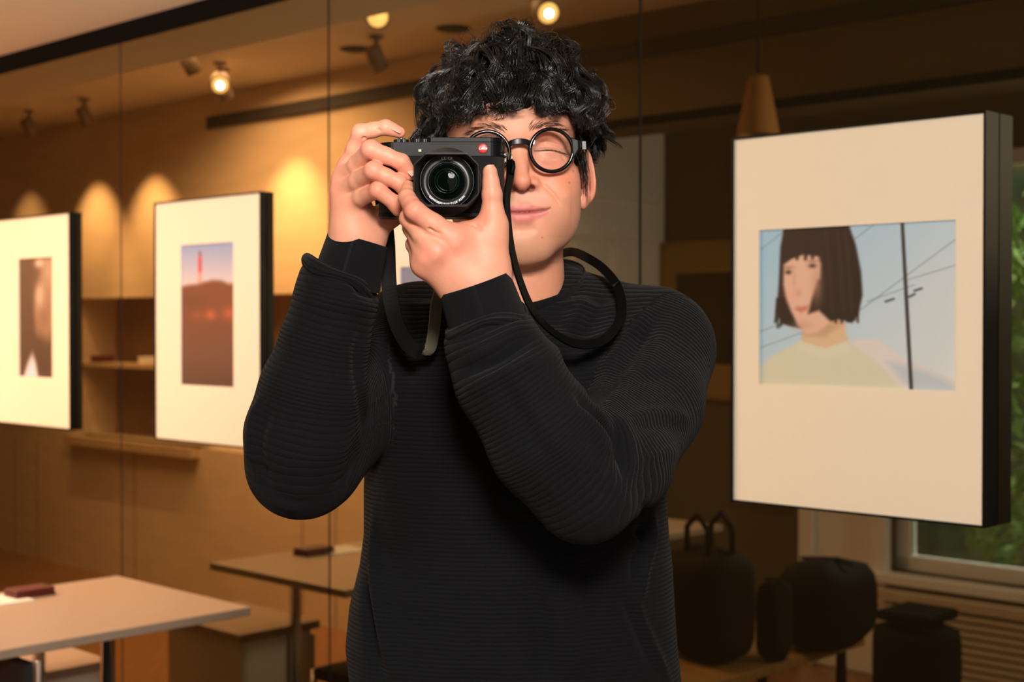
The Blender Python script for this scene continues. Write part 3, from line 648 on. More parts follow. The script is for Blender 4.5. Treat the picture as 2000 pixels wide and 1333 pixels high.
for sx in (-1, 1):                                       # ears
    a = math.radians(24) * sx; R_ = np.array(Matrix.Rotation(a, 3, 'Z') @ Matrix.Rotation(math.radians(-8), 3, 'X'))
    E_((sx * 84, 86, -20), (5.5, 20, 32), .006, False, R_); E_((sx * 78, 76, -47), (6.5, 9, 12), .006)
    E_((sx * 91.5, 79, -16), (4.5, 9, 17), .005, True, R_); C_((sx * 73, 84, -20), (sx * 66, 84, -20), 12, 14, .008)
V, Q = H.mesh(); V = relax(V, Q, 2, .5); del H
def g2(x, z, sx, sz, front=True):
    w_ = np.exp(-((V[:, 0] / mm - x) / sx) ** 2 - ((V[:, 2] / mm - z) / sz) ** 2)
    return w_ * (V[:, 1] < .06) if front else w_
def crease(pts, depth, width, V=None):
    """pull the surface back along a polyline given in (x,z) mm"""
    d, t, L_ = dist_poly(np.stack([V_[:, 0], np.zeros(len(V_)), V_[:, 2]], 1), [(a * mm, 0, b * mm) for a, b in pts])
    f = np.clip(np.minimum(t, 1 - t) * 5, 0, 1) if True else 1
    return np.exp(-(d / (width * mm)) ** 2) * f * (V_[:, 1] < .07) * depth * mm
V_ = V
mouth = [(-27, -62.8), (-15, -64.4), (0, -65.2), (14, -64.8), (25, -63.2), (29, -61.2)]
dy = crease(mouth, 4.6, 1.5)
dy += crease([(18, -30), (24, -38), (33, -47), (39, -56), (41, -62)], 1.7, 2.2); dy += crease([(-18, -30), (-24, -38), (-33, -47), (-39, -56), (-41, -62)], 2.4, 3.2)
dy -= crease([(28, -22), (42, -34), (50, -48), (50, -60)], 2.4, 9); dy -= crease([(-28, -22), (-42, -34), (-50, -48), (-50, -60)], 2.4, 9)
for sx in (-1, 1):
    dy += crease([(sx * 14, -1), (sx * 24, 1.5), (sx * 34, 1.2), (sx * 44, -2.0), (sx * 52, -3.6)], 2.2, 1.1)     # closed lid line
    dy += crease([(sx * 18, 8), (sx * 30, 10), (sx * 42, 6), (sx * 51, 1)], 1.5, 1.5)
    dy += crease([(sx * 15, -8), (sx * 28, -12), (sx * 42, -10)], 1.0, 2.0); dy += crease([(sx * 46, -4), (sx * 50, -12)], 1.0, 1.5); dy += crease([(sx * 46, -1), (sx * 56, 4)], 1.0, 1.5)
dy += crease([(-16, -82), (0, -84), (16, -82)], 1.8, 5)
V = V.copy(); V[:, 1] += dy
X, Y, Z = V.T / mm; C = skin_col(len(V)); fr_ = (Y < 60).astype(float)
gs = lambda x, z, a, b: np.exp(-((X - x) / a) ** 2 - ((Z - z) / b) ** 2) * fr_
for sx in (-1, 1): tint(C, .45 * gs(sx * 42, -30, 24, 16), (226, 128, 100))
tint(C, .5 * gs(0, -34, 13, 10), (218, 128, 104)); tint(C, .35 * gs(0, 40, 45, 16), (228, 164, 134))
lipm = np.clip(1.5 - np.abs(((Z + 65) / np.where(Z > -65, 9.0 - 7.0 * (np.abs(X) / 28) ** 1.6, 11.4 - 9.6 * (np.abs(X) / 27) ** 2.0).clip(.5, 20)) ** 1) * 1.0 / .75, 0, 1) * (np.abs(X) < 28) * (Y < 12)
tint(C, .78 * np.clip(lipm * 2.2, 0, 1), (206, 112, 112))
d_, _, _ = dist_poly(np.stack([X, 0 * X, Z], 1), [(a, 0, b) for a, b in mouth]); tint(C, .9 * np.exp(-(d_ / 1.15) ** 2) * fr_, (96, 34, 34))
tint(C, .42 * gs(0, -51, 30, 6) * (1 - gs(0, -30, 14, 14)), (150, 122, 98)); tint(C, .55 * gs(0, -104, 34, 16), (166, 130, 98)); tint(C, .22 * gs(42, -92, 22, 22) + .22 * gs(-42, -92, 22, 22), (176, 138, 108))
for sx in (-1, 1):
    tint(C, .35 * gs(sx * 33, -12, 20, 7), (206, 134, 112)); tint(C, .75 * gs(sx * 9.8, -40.2, 4.6, 3.6), (60, 26, 20))
    tint(C, .25 * gs(sx * 33, 12, 22, 8), (196, 134, 112)); tint(C, .55 * np.exp(-((X - sx * 80) / 14) ** 2 - ((Z + 28) / 24) ** 2) * (np.abs(X) > 68), (220, 128, 106))
tint(C, .35 * np.exp(-((np.abs(X) - 84) / 6) ** 2 - ((Z + 18) / 15) ** 2) * (np.abs(X) > 74), (170, 84, 66))
for x, z in ((58, -22), (52, -35), (20, -92)): tint(C, .7 * gs(x, z, 1.1, 1.1), (110, 60, 44))
tint(C, .25 * np.clip((-Z - 112) / 30, 0, 1), (204, 134, 102))
parts.append((hw_(V), Q, C)); headV = V

# ---- hands
def hand(lo, hi, fingers, palm, kf=.0022, kp=.009, knuckles=()):
    B = SDF(lo, hi, .0011); Fg = None
    for ch in fingers:
        T = SDF(lo, hi, .0011)
        for (a, ra), (b, rb) in zip(ch[:-1], ch[1:]): T.cone(a, b, ra, rb, .0035)
        Fg = T.f if Fg is None else SDF.smin(Fg, T.f, kf)
    for (a, ra, b, rb) in palm: B.cone(a, b, ra, rb, .012)
    B.f = SDF.smin(B.f, Fg, kp)
    for c, r in knuckles: B.ell(c, (r, r, r), .008)
    V, Q = B.mesh(); return relax(V, Q, 2, .5), Q
def J(*pts): return [(P(x, y, Y), r * mm) for x, y, Y, r in pts]
def bulge(ch):            # finger joints a little thicker than the shafts
    out = []
    for i in range(len(ch)):
        out.append(ch[i])
        if i < len(ch) - 1:
            (a, ra), (b, rb) = ch[i], ch[i + 1]; out.append(((a + b) / 2, (ra + rb) / 2 * .935))
    return out
RF = [J((684, 322, 1.468, 10.6), (704, 259, 1.446, 8.6), (754, 249, 1.441, 7.6), (781, 259, 1.443, 5.8)),
      J((673, 350, 1.462, 11), (724, 292, 1.408, 9.2), (784, 317, 1.408, 8.2), (801, 341, 1.414, 6.6)),
      J((671, 374, 1.458, 10.6), (729, 333, 1.404, 8.8), (780, 357, 1.408, 7.8), (798, 381, 1.414, 6.4)),
      J((676, 398, 1.458, 10), (738, 372, 1.409, 8.0), (766, 393, 1.413, 7.0), (777, 412, 1.417, 5.8))]
wr = P(698, 478, 1.470)
RPm = [(P(699, 468, 1.472), .0225, P(684, 330, 1.472), .012), (P(694, 465, 1.470), .021, P(676, 352, 1.466), .0125), (P(688, 458, 1.468), .019, P(674, 376, 1.463), .012), (P(683, 455, 1.466), .0165, P(680, 398, 1.461), .0125),
       (P(685, 445, 1.458), .0145, P(692, 405, 1.455), .014),
       (P(699, 468, 1.473), .0235, P(688, 520, 1.474), .024), (P(688, 468, 1.468), .0185, P(676, 520, 1.470), .021), (P(716, 472, 1.476), .017, P(706, 520, 1.474), .019),
       (P(728, 448, 1.482), .0150, P(765, 414, 1.490), .0125), (P(765, 414, 1.490), .0125, P(805, 375, 1.497), .0095)]
V, Q = hand(P(610, 545, 1.38) - [.0, 0, .0], P(850, 215, 1.54), [bulge(c) for c in RF], RPm)
def hand_col(V, reds):
    C = skin_col(len(V), np.array(srgb((220, 152, 124))))
    for c, r, a in reds: tint(C, a * np.exp(-(np.linalg.norm(V - c, axis=1) / r) ** 2), (218, 120, 100))
    return C
def hand_crease(V, Q, lines):
    N_ = normals(V, Q)
    for pts, dep, wd in lines:
        d, t, L_ = dist_poly(V, pts); V = V - N_ * (np.exp(-(d / wd) ** 2) * dep * 1.6 * np.clip(np.minimum(t, 1 - t) * 6, 0, 1))[:, None]
    return V
fl = lambda pts, Y: [P(x, y, Y) for x, y in pts]
V = hand_crease(V, Q, [(fl([(690, 421), (705, 419), (722, 412)], 1.452), .0016, .0016), (fl([(700, 400), (716, 400), (728, 394)], 1.44), .0012, .0014), (fl([(709, 275), (714, 268)], 1.44), .0016, .002),
                       (fl([(738, 250), (743, 258)], 1.435), .001, .0016), (fl([(668, 440), (690, 444), (720, 440)], 1.45), .0007, .0016), (fl([(672, 452), (700, 456)], 1.45), .0006, .0014)])
parts.append((V, Q, hand_col(V, [(c[1][0], .012, .55) for c in RF] + [(c[2][0], .010, .45) for c in RF] + [(c[3][0], .008, .55) for c in RF] + [(c[0][0], .016, .35) for c in RF])))
LF = [J((884, 466, 1.372, 12.5), (810, 412, 1.360, 9.6), (795, 387, 1.378, 8.2), (797, 365, 1.400, 6.4)),
      J((850, 490, 1.368, 12), (800, 427, 1.376, 9.6), (806, 404, 1.402, 8.2), (828, 396, 1.42, 7)),
      J((836, 503, 1.372, 11.4), (805, 445, 1.388, 9.2), (812, 424, 1.412, 8), (830, 418, 1.43, 7)),
      J((827, 517, 1.378, 10.6), (809, 478, 1.400, 8.2), (818, 452, 1.420, 7.2), (832, 440, 1.435, 6))]
TH = J((952, 505, 1.392, 17), (963, 438, 1.388, 12.2), (961, 380, 1.384, 9.6), (957, 336, 1.382, 7.2))
LPm = [(P(945, 545, 1.392), .020, P(886, 470, 1.376), .0135), (P(925, 552, 1.388), .019, P(854, 492, 1.374), .0125), (P(905, 556, 1.388), .017, P(838, 505, 1.377), .0115), (P(888, 562, 1.390), .014, P(829, 518, 1.382), .0105),
       (P(955, 535, 1.396), .0185, P(915, 470, 1.386), .015), (P(960, 500, 1.392), .0165, P(962, 440, 1.390), .0125), (P(912, 462, 1.388), .013, P(955, 455, 1.388), .013),
       (P(962, 540, 1.394), .0165, P(972, 620, 1.40), .021), (P(930, 552, 1.390), .020, P(945, 630, 1.40), .025), (P(888, 566, 1.392), .0130, P(922, 640, 1.40), .016)]
V, Q = hand(P(755, 660, 1.33), P(1030, 300, 1.47), [bulge(c) for c in LF] + [bulge(TH)], LPm, kf=.003, kp=.010)
V = hand_crease(V, Q, [(fl([(905, 428), (925, 436), (938, 448), (941, 458)], 1.374), .0015, .002), (fl([(834, 446), (848, 455), (864, 459)], 1.356), .0020, .0018), (fl([(940, 440), (944, 425), (946, 405)], 1.372), .0012, .002),
                       (fl([(950, 388), (966, 390), (978, 384)], 1.372), .0008, .0013), (fl([(800, 404), (812, 396)], 1.35), .0007, .0012), (fl([(850, 490), (878, 515), (905, 540)], 1.352), -.0009, .006), (fl([(838, 506), (865, 530), (890, 550)], 1.354), -.0008, .005), (fl([(886, 470), (905, 500), (925, 530)], 1.354), -.0010, .008)])
parts.append((V, Q, hand_col(V, [(LF[0][1][0], .014, .6), (LF[1][0][0], .014, .4), (LF[2][0][0], .012, .4), (LF[3][0][0], .012, .5), (LF[0][0][0], .022, .4), (TH[3][0], .009, .3), (TH[2][0], .012, .35), (P(945, 425, 1.376), .010, .5)])))

# ---- hidden remainder of the body, so the figure stands on the floor
TC = lambda x, y: P(x, y, 1.63)
HIP = P(1005, 1480, 1.64); fz = .085
B = SDF((-.42, 1.30, -.0), (.42, 1.86, 1.52), .012)
B.cone(P(1012, 620, 1.63), P(1008, 800, 1.64), .045, .08, .05); B.cone(P(940, 760, 1.64), P(950, 1300, 1.64), .075, .08, .05); B.cone(P(1080, 760, 1.64), P(1070, 1300, 1.64), .075, .08, .05)
B.cone(P(950, 1300, 1.64), HIP + [-.05, 0, -.05], .08, .085, .05); B.cone(P(1070, 1300, 1.64), HIP + [.05, 0, -.05], .08, .085, .05)
KN = {}
for sx in (-1, 1):
    h = HIP + np.array([sx * .085, 0, -.08]); k = np.array([h[0] + sx * .02, h[1] - .01, .50]); a_ = np.array([h[0] + sx * .03, h[1] + .02, fz]); t_ = a_ + np.array([sx * .02, -.15, -.05]); KN[sx] = (h, k, a_, t_)
    B.cone(h, k, .07, .05, .03); B.cone(k, a_, .05, .036, .03); B.cone(a_ - [0, 0, .04], t_, .032, .026, .02)
B.cone(P(800, 680, 1.63), P(600, 905, 1.50), .042, .036, .03); B.cone(P(600, 905, 1.49), P(680, 525, 1.472), .036, .022, .02); B.cone(P(960, 640, 1.63), P(800, 680, 1.63), .05, .042, .05)
B.cone(P(1280, 700, 1.59), P(1145, 945, 1.41), .042, .036, .03); B.cone(P(1145, 945, 1.41), P(945, 630, 1.40), .036, .022, .02); B.cone(P(1060, 640, 1.63), P(1280, 700, 1.60), .05, .042, .05)
V, Q = B.mesh(); parts.append((relax(V, Q, 1), Q, skin_col(len(V))))
# nails: small curved plates
def nail(x, y, Y, along, nrm, ln, wd):
    c = P(x, y, Y); a = np.array(along, float); a /= np.linalg.norm(a); n = np.array(nrm, float); n -= a * (n @ a); n /= np.linalg.norm(n); b = np.cross(n, a); nu, nv = 9, 7
    U_, W_ = np.meshgrid(np.linspace(-1, 1, nu), np.linspace(-1, 1, nv), indexing='ij'); rr = np.clip(1 - .35 * np.clip(np.abs(U_) - .4, 0, 1), 0, 1)
    V = c + a * (U_ * ln)[..., None] + b * (W_ * wd * rr)[..., None] + n * (.0006 - .42 * wd * W_ ** 2 - .0012 * (U_ < -.9))[..., None]
    i = np.arange(nu * nv).reshape(nu, nv); q = np.stack([i[:-1, :-1], i[1:, :-1], i[1:, 1:], i[:-1, 1:]], -1).reshape(-1, 4)
    parts.append((V.reshape(-1, 3), q, skin_col(nu * nv, np.array(srgb((216, 152, 132))))))
nail(774, 251, 1.4365, (.8, 0, -.42), (.35, -.55, .75), .0062, .0042)
nail(803, 333, 1.4065, (.62, -.1, -.85), (.55, -.72, .4), .0058, .0042)
nail(961, 339, 1.3765, (-.10, .03, 1), (.42, -.9, .0), .0085, .0050)
n0 = 0; VV = []; QQ = []; CC = []
for v, q, c in parts: VV.append(v); QQ.append(q + n0); CC.append(c); n0 += len(v)
man = mesh_np('person', np.concatenate(VV), np.concatenate(QQ), 'skin', None, True, {'col': ('FLOAT_COLOR', np.concatenate(CC))})
tag(man, 'curly-haired man in black knit sweater holding a camera to his eye', 'person')

# ---- hair
HCn = np.array([4, 88, 36]) * mm
def strands(paths, rad, name, m, parent, sides=3):
    """paths: (n, k, 3) array; rad (n,k)"""
    n, k, _ = paths.shape; T = np.gradient(paths, axis=1); T /= np.linalg.norm(T, axis=2, keepdims=True) + 1e-9
    ref = np.array([.31, .77, .55]); A = np.cross(T, ref); A /= np.linalg.norm(A, axis=2, keepdims=True) + 1e-9; B_ = np.cross(T, A)
    vs = np.stack([paths + rad[..., None] * (A * math.cos(2 * math.pi * j / sides) + B_ * math.sin(2 * math.pi * j / sides)) for j in range(sides)], 2)
    idx = np.arange(n * k * sides).reshape(n, k, sides); q = []
    for j in range(sides):
        j2 = (j + 1) % sides; q.append(np.stack([idx[:, :-1, j], idx[:, :-1, j2], idx[:, 1:, j2], idx[:, 1:, j]], -1).reshape(-1, 4))
    return mesh_np(name, vs.reshape(-1, 3), np.concatenate(q), m, parent, True)
r = np.random.default_rng(11)
axis = np.array([.06, .30, .95]); axis /= np.linalg.norm(axis); e1 = np.cross(axis, [1, 0, 0]); e1 /= np.linalg.norm(e1); e2 = np.cross(axis, e1)   # e1 ~ back/front
if e1[1] > 0: e1 = -e1; e2 = -e2      # e1 points to the face
def dirv(th, ph): return np.cos(th)[..., None] * axis + np.sin(th)[..., None] * (np.cos(ph)[..., None] * e1 + np.sin(ph)[..., None] * e2)
def ellr(d, R): return 1 / np.sqrt(((d / np.array(R)) ** 2).sum(-1))
NL, NS, K = 900, 12, 19
ph = r.uniform(-math.pi, math.pi, NL); front = np.clip(np.cos(ph), 0, 1); side = np.abs(np.sin(ph))
thm = np.radians(92 + 17 * front ** 1.5 + 9 * side ** 3 * (np.cos(ph) < .75) + 16 * np.clip(-np.cos(ph), 0, 1)) + r.normal(0, .05, NL)
th0 = np.clip(thm - np.radians(30) - np.radians(70) * r.uniform(0, 1, NL) ** 1.3, .02, None); lenth = np.radians(r.uniform(34, 62, NL)); th1 = np.minimum(th0 + lenth, thm)
t = np.linspace(0, 1, K)
TH_ = th0[:, None] + (th1 - th0)[:, None] * t; PH = ph[:, None] + r.normal(0, .22, NL)[:, None] * t ** 1.2
D = dirv(TH_, PH); rs = ellr(D, (.079, .098, .082)); ro = ellr(D, (.1025, .114, .1075))
lump = 1 + .11 * np.sin(D[..., 0] * 9 + 1.3) * np.sin(D[..., 2] * 8 + .4) + .07 * np.sin(D[..., 0] * 17 + D[..., 1] * 11); ro = ro * lump
lay = r.uniform(.40, 1.06, NL)[:, None]; pr_ = np.sin(np.clip(t * 1.25, 0, 1) * math.pi / 2)[None]; rad_ = rs + (ro - rs) * lay * pr_
base = HCn + D * rad_[..., None]
Tn = np.gradient(base, axis=1); Tn /= np.linalg.norm(Tn, axis=2, keepdims=True); Bn = np.cross(Tn, D)
amp = (r.uniform(.0045, .0115, NL) + .006 * (r.uniform(0, 1, NL) > .75))[:, None] * (.3 + .7 * t[None]); turns = r.uniform(.8, 1.7, NL)[:, None]; p0 = r.uniform(0, 6.28, NL)[:, None]; hd = r.choice([-1, 1], NL)[:, None]
allp = []; allr = []
for j in range(NS):
    ox = r.normal(0, .0009, (NL, 1, 1)); oy = r.normal(0, .0030, (NL, 1, 1)); pj = p0 + r.normal(0, .13, (NL, 1)); aj = amp * r.uniform(.88, 1.12, (NL, 1))
    g_ = 2 * math.pi * turns * t[None] + pj; fan = (.5 + .8 * t[None])[..., None]
    allp.append(base + D * (aj * np.cos(g_))[..., None] * .75 + Bn * (hd * aj * np.sin(g_))[..., None] + (D * ox + Bn * oy) * fan)
    allr.append(np.broadcast_to(.00056 * (1 - .75 * t ** 2)[None], (NL, K)) * r.uniform(.7, 1.25, (NL, 1)))
hp = np.concatenate(allp); hr = np.concatenate(allr)
# keep the face clear: nothing below the fringe in front, nothing in front of the ears
x_, y_, z_ = hp[..., 0], hp[..., 1], hp[..., 2]
low = np.where(y_ < .055, np.where(np.abs(x_ - .005) < .052, .037 + .004 * np.sin(x_ * 130 + 1), .037 - (np.abs(x_ - .005) - .052) * 2.6), -.03)
hp[..., 2] = np.where(z_ < low, low + .18 * (z_ - low), z_)
hair = strands(hp @ HM.T + HO, hr, 'hair', 'hair_black', man); hair['kind'] = 'stuff'
# sideburns and flyaway curls
sp = []
for k in range(150):
    sx = 1 if k % 2 else -1; a = np.array([sx * r.uniform(.066, .076), r.uniform(.048, .082), r.uniform(.0, .03)]); L_ = r.uniform(.03, .062)
    sp.append([a + np.array([sx * (.004 * math.sin(q * 3) + .006 * q), .004 * math.sin(q * 4 + k), -L_ * q]) for q in t])
for k in range(110):
    p_ = r.uniform(-math.pi, math.pi); q0 = r.uniform(.1, 1.25); d0 = dirv(np.array(q0), np.array(p_)); c0 = HCn + d0 * ellr(d0, (.098, .110, .103)); u = np.cross(d0, r.normal(0, 1, 3)); u /= np.linalg.norm(u); R0 = r.uniform(.006, .015)
    sp.append([c0 + u * R0 * (1 - math.cos(q * 4.4)) + d0 * (R0 * 1.1 * math.sin(q * 3.0)) for q in t])
sp = np.array(sp); strands(sp @ HM.T + HO, np.full(sp.shape[:2], .00033) * (1 - .5 * t), 'loose_curls', 'hair_black', man)['kind'] = 'stuff'
cap = SDF((-.10, -.03, -.06), (.10, .21, .14), .004)
cap.ell(HCn, (.087, .103, .087), .0); sl, X, Y, Z = cap.block((-.1, -.03, -.06), (.1, .21, .14))
front_cut = np.maximum(.046 - (Z + 0 * X), -(Y - .058 + 0 * X)) ; keep = np.minimum(np.maximum(.047 - .005 * np.sin(X * 120 + 1) - Z + 0 * Y, -1), np.maximum(.058 - Y + 0 * X, -.006 - Z + 0 * X + 0 * Y))
cap.f = np.maximum(cap.f, keep.astype(np.float32)); V, Q = cap.mesh(); V = relax(V, Q, 3); mesh_np('hair_mass', hw_(V), Q, 'scalp_black', man, True)
# brows and lashes
def facey(x, z):
    d = (headV[:, 0] - x) ** 2 + (headV[:, 2] - z) ** 2 + (headV[:, 1] > .05) * 1.0; i = np.argmin(d); return headV[i, 1]
bp_ = []
for sx in (-1, 1):
    for k in range(130):
        u = r.uniform(0, 1); x = sx * (.010 + .042 * u); z = .0215 + .0055 * math.sin(u * 2.2) - .004 * (u > .8) + r.normal(0, .0021 * (1.2 - .6 * u)); L_ = r.uniform(.006, .010)
        a = np.array([x, facey(x, z) - .0004, z]); dr = np.array([sx * (.35 + .6 * u), .12 + .25 * u, .45 - .6 * u]); dr /= np.linalg.norm(dr)
        bp_.append([a + dr * L_ * q + np.array([0, -.0008 * math.sin(q * 3.1), 0]) for q in (0, .35, .7, 1)])
bp_ = np.array(bp_); strands(bp_ @ HM.T + HO, np.full(bp_.shape[:2], .00013) * np.array([1, 1, .8, .3]), 'eyebrows', 'lash_dark', man)['kind'] = 'stuff'
lp = []
for sx in (-1, 1):
    for k in range(46):
        u = k / 45; x = sx * (.016 + .034 * u); z = (.0005 + .0022 * math.sin(u * 2.4) - .0052 * u ** 2); a = np.array([x, facey(x, z) - .0002, z])
        lp.append([a + np.array([sx * (.0015 + .003 * u) * q, -.0035 * q, -.0024 * q + .0008 * q * q]) for q in (0, .4, .8, 1)])
lp = np.array(lp); strands(lp @ HM.T + HO, np.full(lp.shape[:2], .00020) * np.array([1, 1, .8, .3]), 'eyelashes', 'lash_dark', man)['kind'] = 'stuff'

# ---- sweater
KN_ = rib_mat('rib_knit', (10, 10, 13), .0050, .0015); CUFF = rib_mat('fine_knit', (11, 11, 14), .0019, .0004, fine=1400)
rows = [(560, 800, 1235), (600, 770, 1300), (650, 742, 1330), (700, 728, 1330), (800, 716, 1312), (950, 712, 1300), (1040, 712, 1305), (1100, 704, 1312), (1180, 684, 1316), (1260, 676, 1322), (1333, 684, 1330), (1460, 690, 1330), (1540, 695, 1325)]
YT = 1.635
rz = np.array([P(1000, y, YT)[2] for y, _, _ in rows])[::-1]; rl = np.array([P(l, y, YT)[0] for y, l, _ in rows])[::-1]; rrt = np.array([P(x, y, YT)[0] for y, _, x in rows])[::-1]
W_ = SDF((-.33, 1.27, rz[0] - .01), (.30, 1.80, 1.56), .0030)
def torso(X, Y, Z):
    l = np.interp(Z, rz, rl); g = np.interp(Z, rz, rrt); cx = (l + g) / 2; a = (g - l) / 2; b = np.interp(Z, [rz[0], 1.1, 1.25, 1.38, 1.46, 1.54], [.118, .120, .122, .112, .085, .05])
    k = (np.abs((X - cx) / a) ** 2.3 + np.abs((Y - YT) / b) ** 2.3) ** (1 / 2.3); return ((k - 1) * np.minimum(a, b)).astype(np.float32)
sl, X, Y, Z = W_.block((-.4, 1.2, rz[0] - .1), (.4, 1.9, 1.6))
T_ = torso(X, Y, Z); T_ = np.maximum(T_, (Z - P(1000, 600, YT)[2] + 0 * X + 0 * Y).astype(np.float32)); T_ = np.maximum(T_, (rz[0] - Z + 0 * X + 0 * Y).astype(np.float32))
W_.f = SDF.smin(W_.f, T_, 0)
def add(f, a, b, r1, r2, k): W_.f, sv = f, W_.f; W_.cone(a, b, r1, r2, k); f2 = W_.f; W_.f = sv; return f2
tf = W_.f
NB = P(1018, 622, 1.635)
for q, rr in ((P(850, 640, 1.64), .050), (P(1270, 655, 1.625), .052)): tf = add(tf, NB, q, .070, rr, .03)
tf = add(tf, P(900, 760, 1.60), P(1120, 760, 1.60), .075, .075, .06)
RA = [(P(800, 662, 1.645), .060), (P(690, 800, 1.575), .058), (P(602, 893, 1.505), .058), (P(588, 905, 1.495), .0555)]
RB = [(P(588, 908, 1.492), .0565), (P(592, 850, 1.482), .059), (P(612, 765, 1.477), .0545), (P(634, 670, 1.474), .0445), (P(655, 590, 1.473), .0415), (P(664, 548, 1.474), .0420)]
LA = [(P(1285, 692, 1.605), .0625), (P(1262, 790, 1.535), .0605), (P(1200, 900, 1.445), .058), (P(1148, 955, 1.408), .0525)]
LB = [(P(1140, 958, 1.405), .0530), (P(1072, 862, 1.395), .0585), (P(990, 735, 1.395), .0515), (P(960, 672, 1.397), .0440), (P(953, 642, 1.398), .0430)]
big = np.full_like(tf, 1.0)
def arm(ch, k):
    f = big.copy()
    for (a, ra), (b, rb) in zip(ch[:-1], ch[1:]): f = add(f, a, b, ra, rb, k)
    return f
dR = P(696, 490, 1.472) - P(664, 560, 1.474); dL = P(938, 588, 1.394) - P(958, 660, 1.398)
half = lambda c, d: ((X - c[0]) * d[0] + (Y - c[1]) * d[1] + (Z - c[2]) * d[2]).astype(np.float32) / float(np.linalg.norm(d))
ra, rb, la, lb = arm(RA, .01), arm(RB, .012), arm(LA, .012), arm(LB, .012)
rb = -SDF.smin(-rb, -half(P(662, 533, 1.474), dR), .012); lb = -SDF.smin(-lb, -half(P(952, 626, 1.398), dL), .012)
rarm = SDF.smin(ra, rb, .010); larm = SDF.smin(la, lb, .006)
def kvar(c, big_, small, R): return (small + big_ * np.exp(-((X - c[0]) ** 2 + (Y - c[1]) ** 2 + (Z - c[2]) ** 2) / R ** 2)).astype(np.float32)
W_.f = SDF.smin(SDF.smin(tf, rarm, kvar(RA[0][0], .05, .004, .08)), larm, kvar(LA[0][0] + [0, 0, .01], .06, .004, .085))
# sleeve mouths and neck hole
def tubecut(c, d, rr, dep):
    c = np.array(c); d = np.array(d) / np.linalg.norm(d); W_.cone(c + d * .03, c - d * dep, rr, rr * .85, .004, cut=True)
V, Q = W_.mesh(); V = relax(V, Q, 3, .5); N_ = normals(V, Q)
fT = np.abs(torso(V[:, 0], V[:, 1], V[:, 2])); lab = np.argmin(np.stack([SDF.sample(type('o', (), {'lo': W_.lo, 'h': W_.h, 'n': W_.n, 'f': f})(), V) for f in (tf, ra, rb, la, lb)], 1), 1)
def along(V, ch): d, t_, L_ = dist_poly(V, [c for c, _ in ch]); return t_ * L_
def along2(V, ch):
    """smooth axial coordinate of a bent sleeve"""
    pts = np.array([c for c, _ in ch]); cum = np.concatenate([[0], np.cumsum(np.linalg.norm(np.diff(pts, axis=0), axis=1))]); num = 0; den = 0
    for i in range(len(pts) - 1):
        ba = pts[i + 1] - pts[i]; L2 = ba @ ba; tt = ((V - pts[i]) @ ba) / L2; tc = np.clip(tt, -.25, 1.25); d = np.linalg.norm(V - pts[i] - np.clip(tt, 0, 1)[:, None] * ba, axis=1)
        w_ = np.exp(-(d / .02) ** 1) ; num = num + w_ * (cum[i] + tc * math.sqrt(L2)); den = den + w_
    return num / den
rib = V[:, 2].copy()
armR = RA + RB[1:]; armL = LA + LB[1:]
mR = np.isin(lab, (1, 2)); mL = np.isin(lab, (3, 4)); rib[mR] = along2(V[mR], armR); rib[mL] = along2(V[mL], armL)
# folds, laid on the surface where the photograph shows them: pixels, height in m (+ ridge, - groove), width
dv = V - np.array([0, 0, HC]); dep = dv[:, 1] * ca - dv[:, 2] * sa; PX = 1000 + F * dv[:, 0] / dep; PY = 666.5 - F * (dv[:, 1] * sa + dv[:, 2] * ca) / dep
def onsurf(x, y):
    d = np.hypot(PX - x, PY - y); c = np.nonzero(d < max(7, d.min() + 1))[0]; return V[c[np.argmin(V[c, 1])]]
V0 = V.copy()
def fold(pts, h, wd, ends=4):
    global V
    d, t_, L_ = dist_poly(V0, spline([onsurf(*p_) for p_ in pts], 5)); V = V + N_ * (np.exp(-(d / wd) ** 2) * h * np.clip(np.minimum(t_, 1 - t_) * ends + .15, 0, 1))[:, None]
# bent elbow on the right
fold([(1132, 768), (1152, 790), (1176, 812), (1202, 845), (1216, 880), (1222, 930)], -.0130, .0060); fold([(1118, 790), (1150, 815), (1180, 850), (1196, 890)], .0060, .0085); fold([(1195, 800), (1225, 835), (1238, 880), (1236, 935)], .0065, .0085)
fold([(1300, 598), (1262, 640), (1222, 690), (1185, 740), (1150, 782)], -.0095, .0075); fold([(1270, 590), (1232, 640), (1195, 690), (1150, 745)], .0060, .0100); fold([(1320, 620), (1275, 680), (1225, 745), (1185, 790)], .0045, .0110)
fold([(1245, 690), (1200, 740), (1160, 775)], -.004, .004)
fold([(1048, 655), (1005, 682), (955, 712), (900, 732)], -.0080, .0055); fold([(1062, 690), (1010, 712), (955, 742), (905, 765)], .0048, .0080); fold([(1040, 625), (995, 652), (940, 682), (885, 700)], .0050, .0080)
fold([(958, 715), (995, 780), (1040, 850), (1085, 905)], -.0045, .0090); fold([(990, 735), (1030, 800), (1080, 865), (1130, 910)], .0040, .0120)
fold([(1235, 815), (1290, 800), (1350, 815)], .0045, .0070); fold([(1240, 838), (1300, 830), (1350, 845)], -.0045, .0070); fold([(1250, 900), (1290, 880), (1330, 880)], .0035, .0070); fold([(1205, 760), (1265, 735), (1330, 735)], -.0035, .0090)
for k_ in range(7): fold([(1080 + 22 * k_, 930 - 6 * k_), (1095 + 19 * k_, 985 - 5 * k_), (1100 + 17 * k_, 1040 - 12 * k_)], -.0016, .0035)
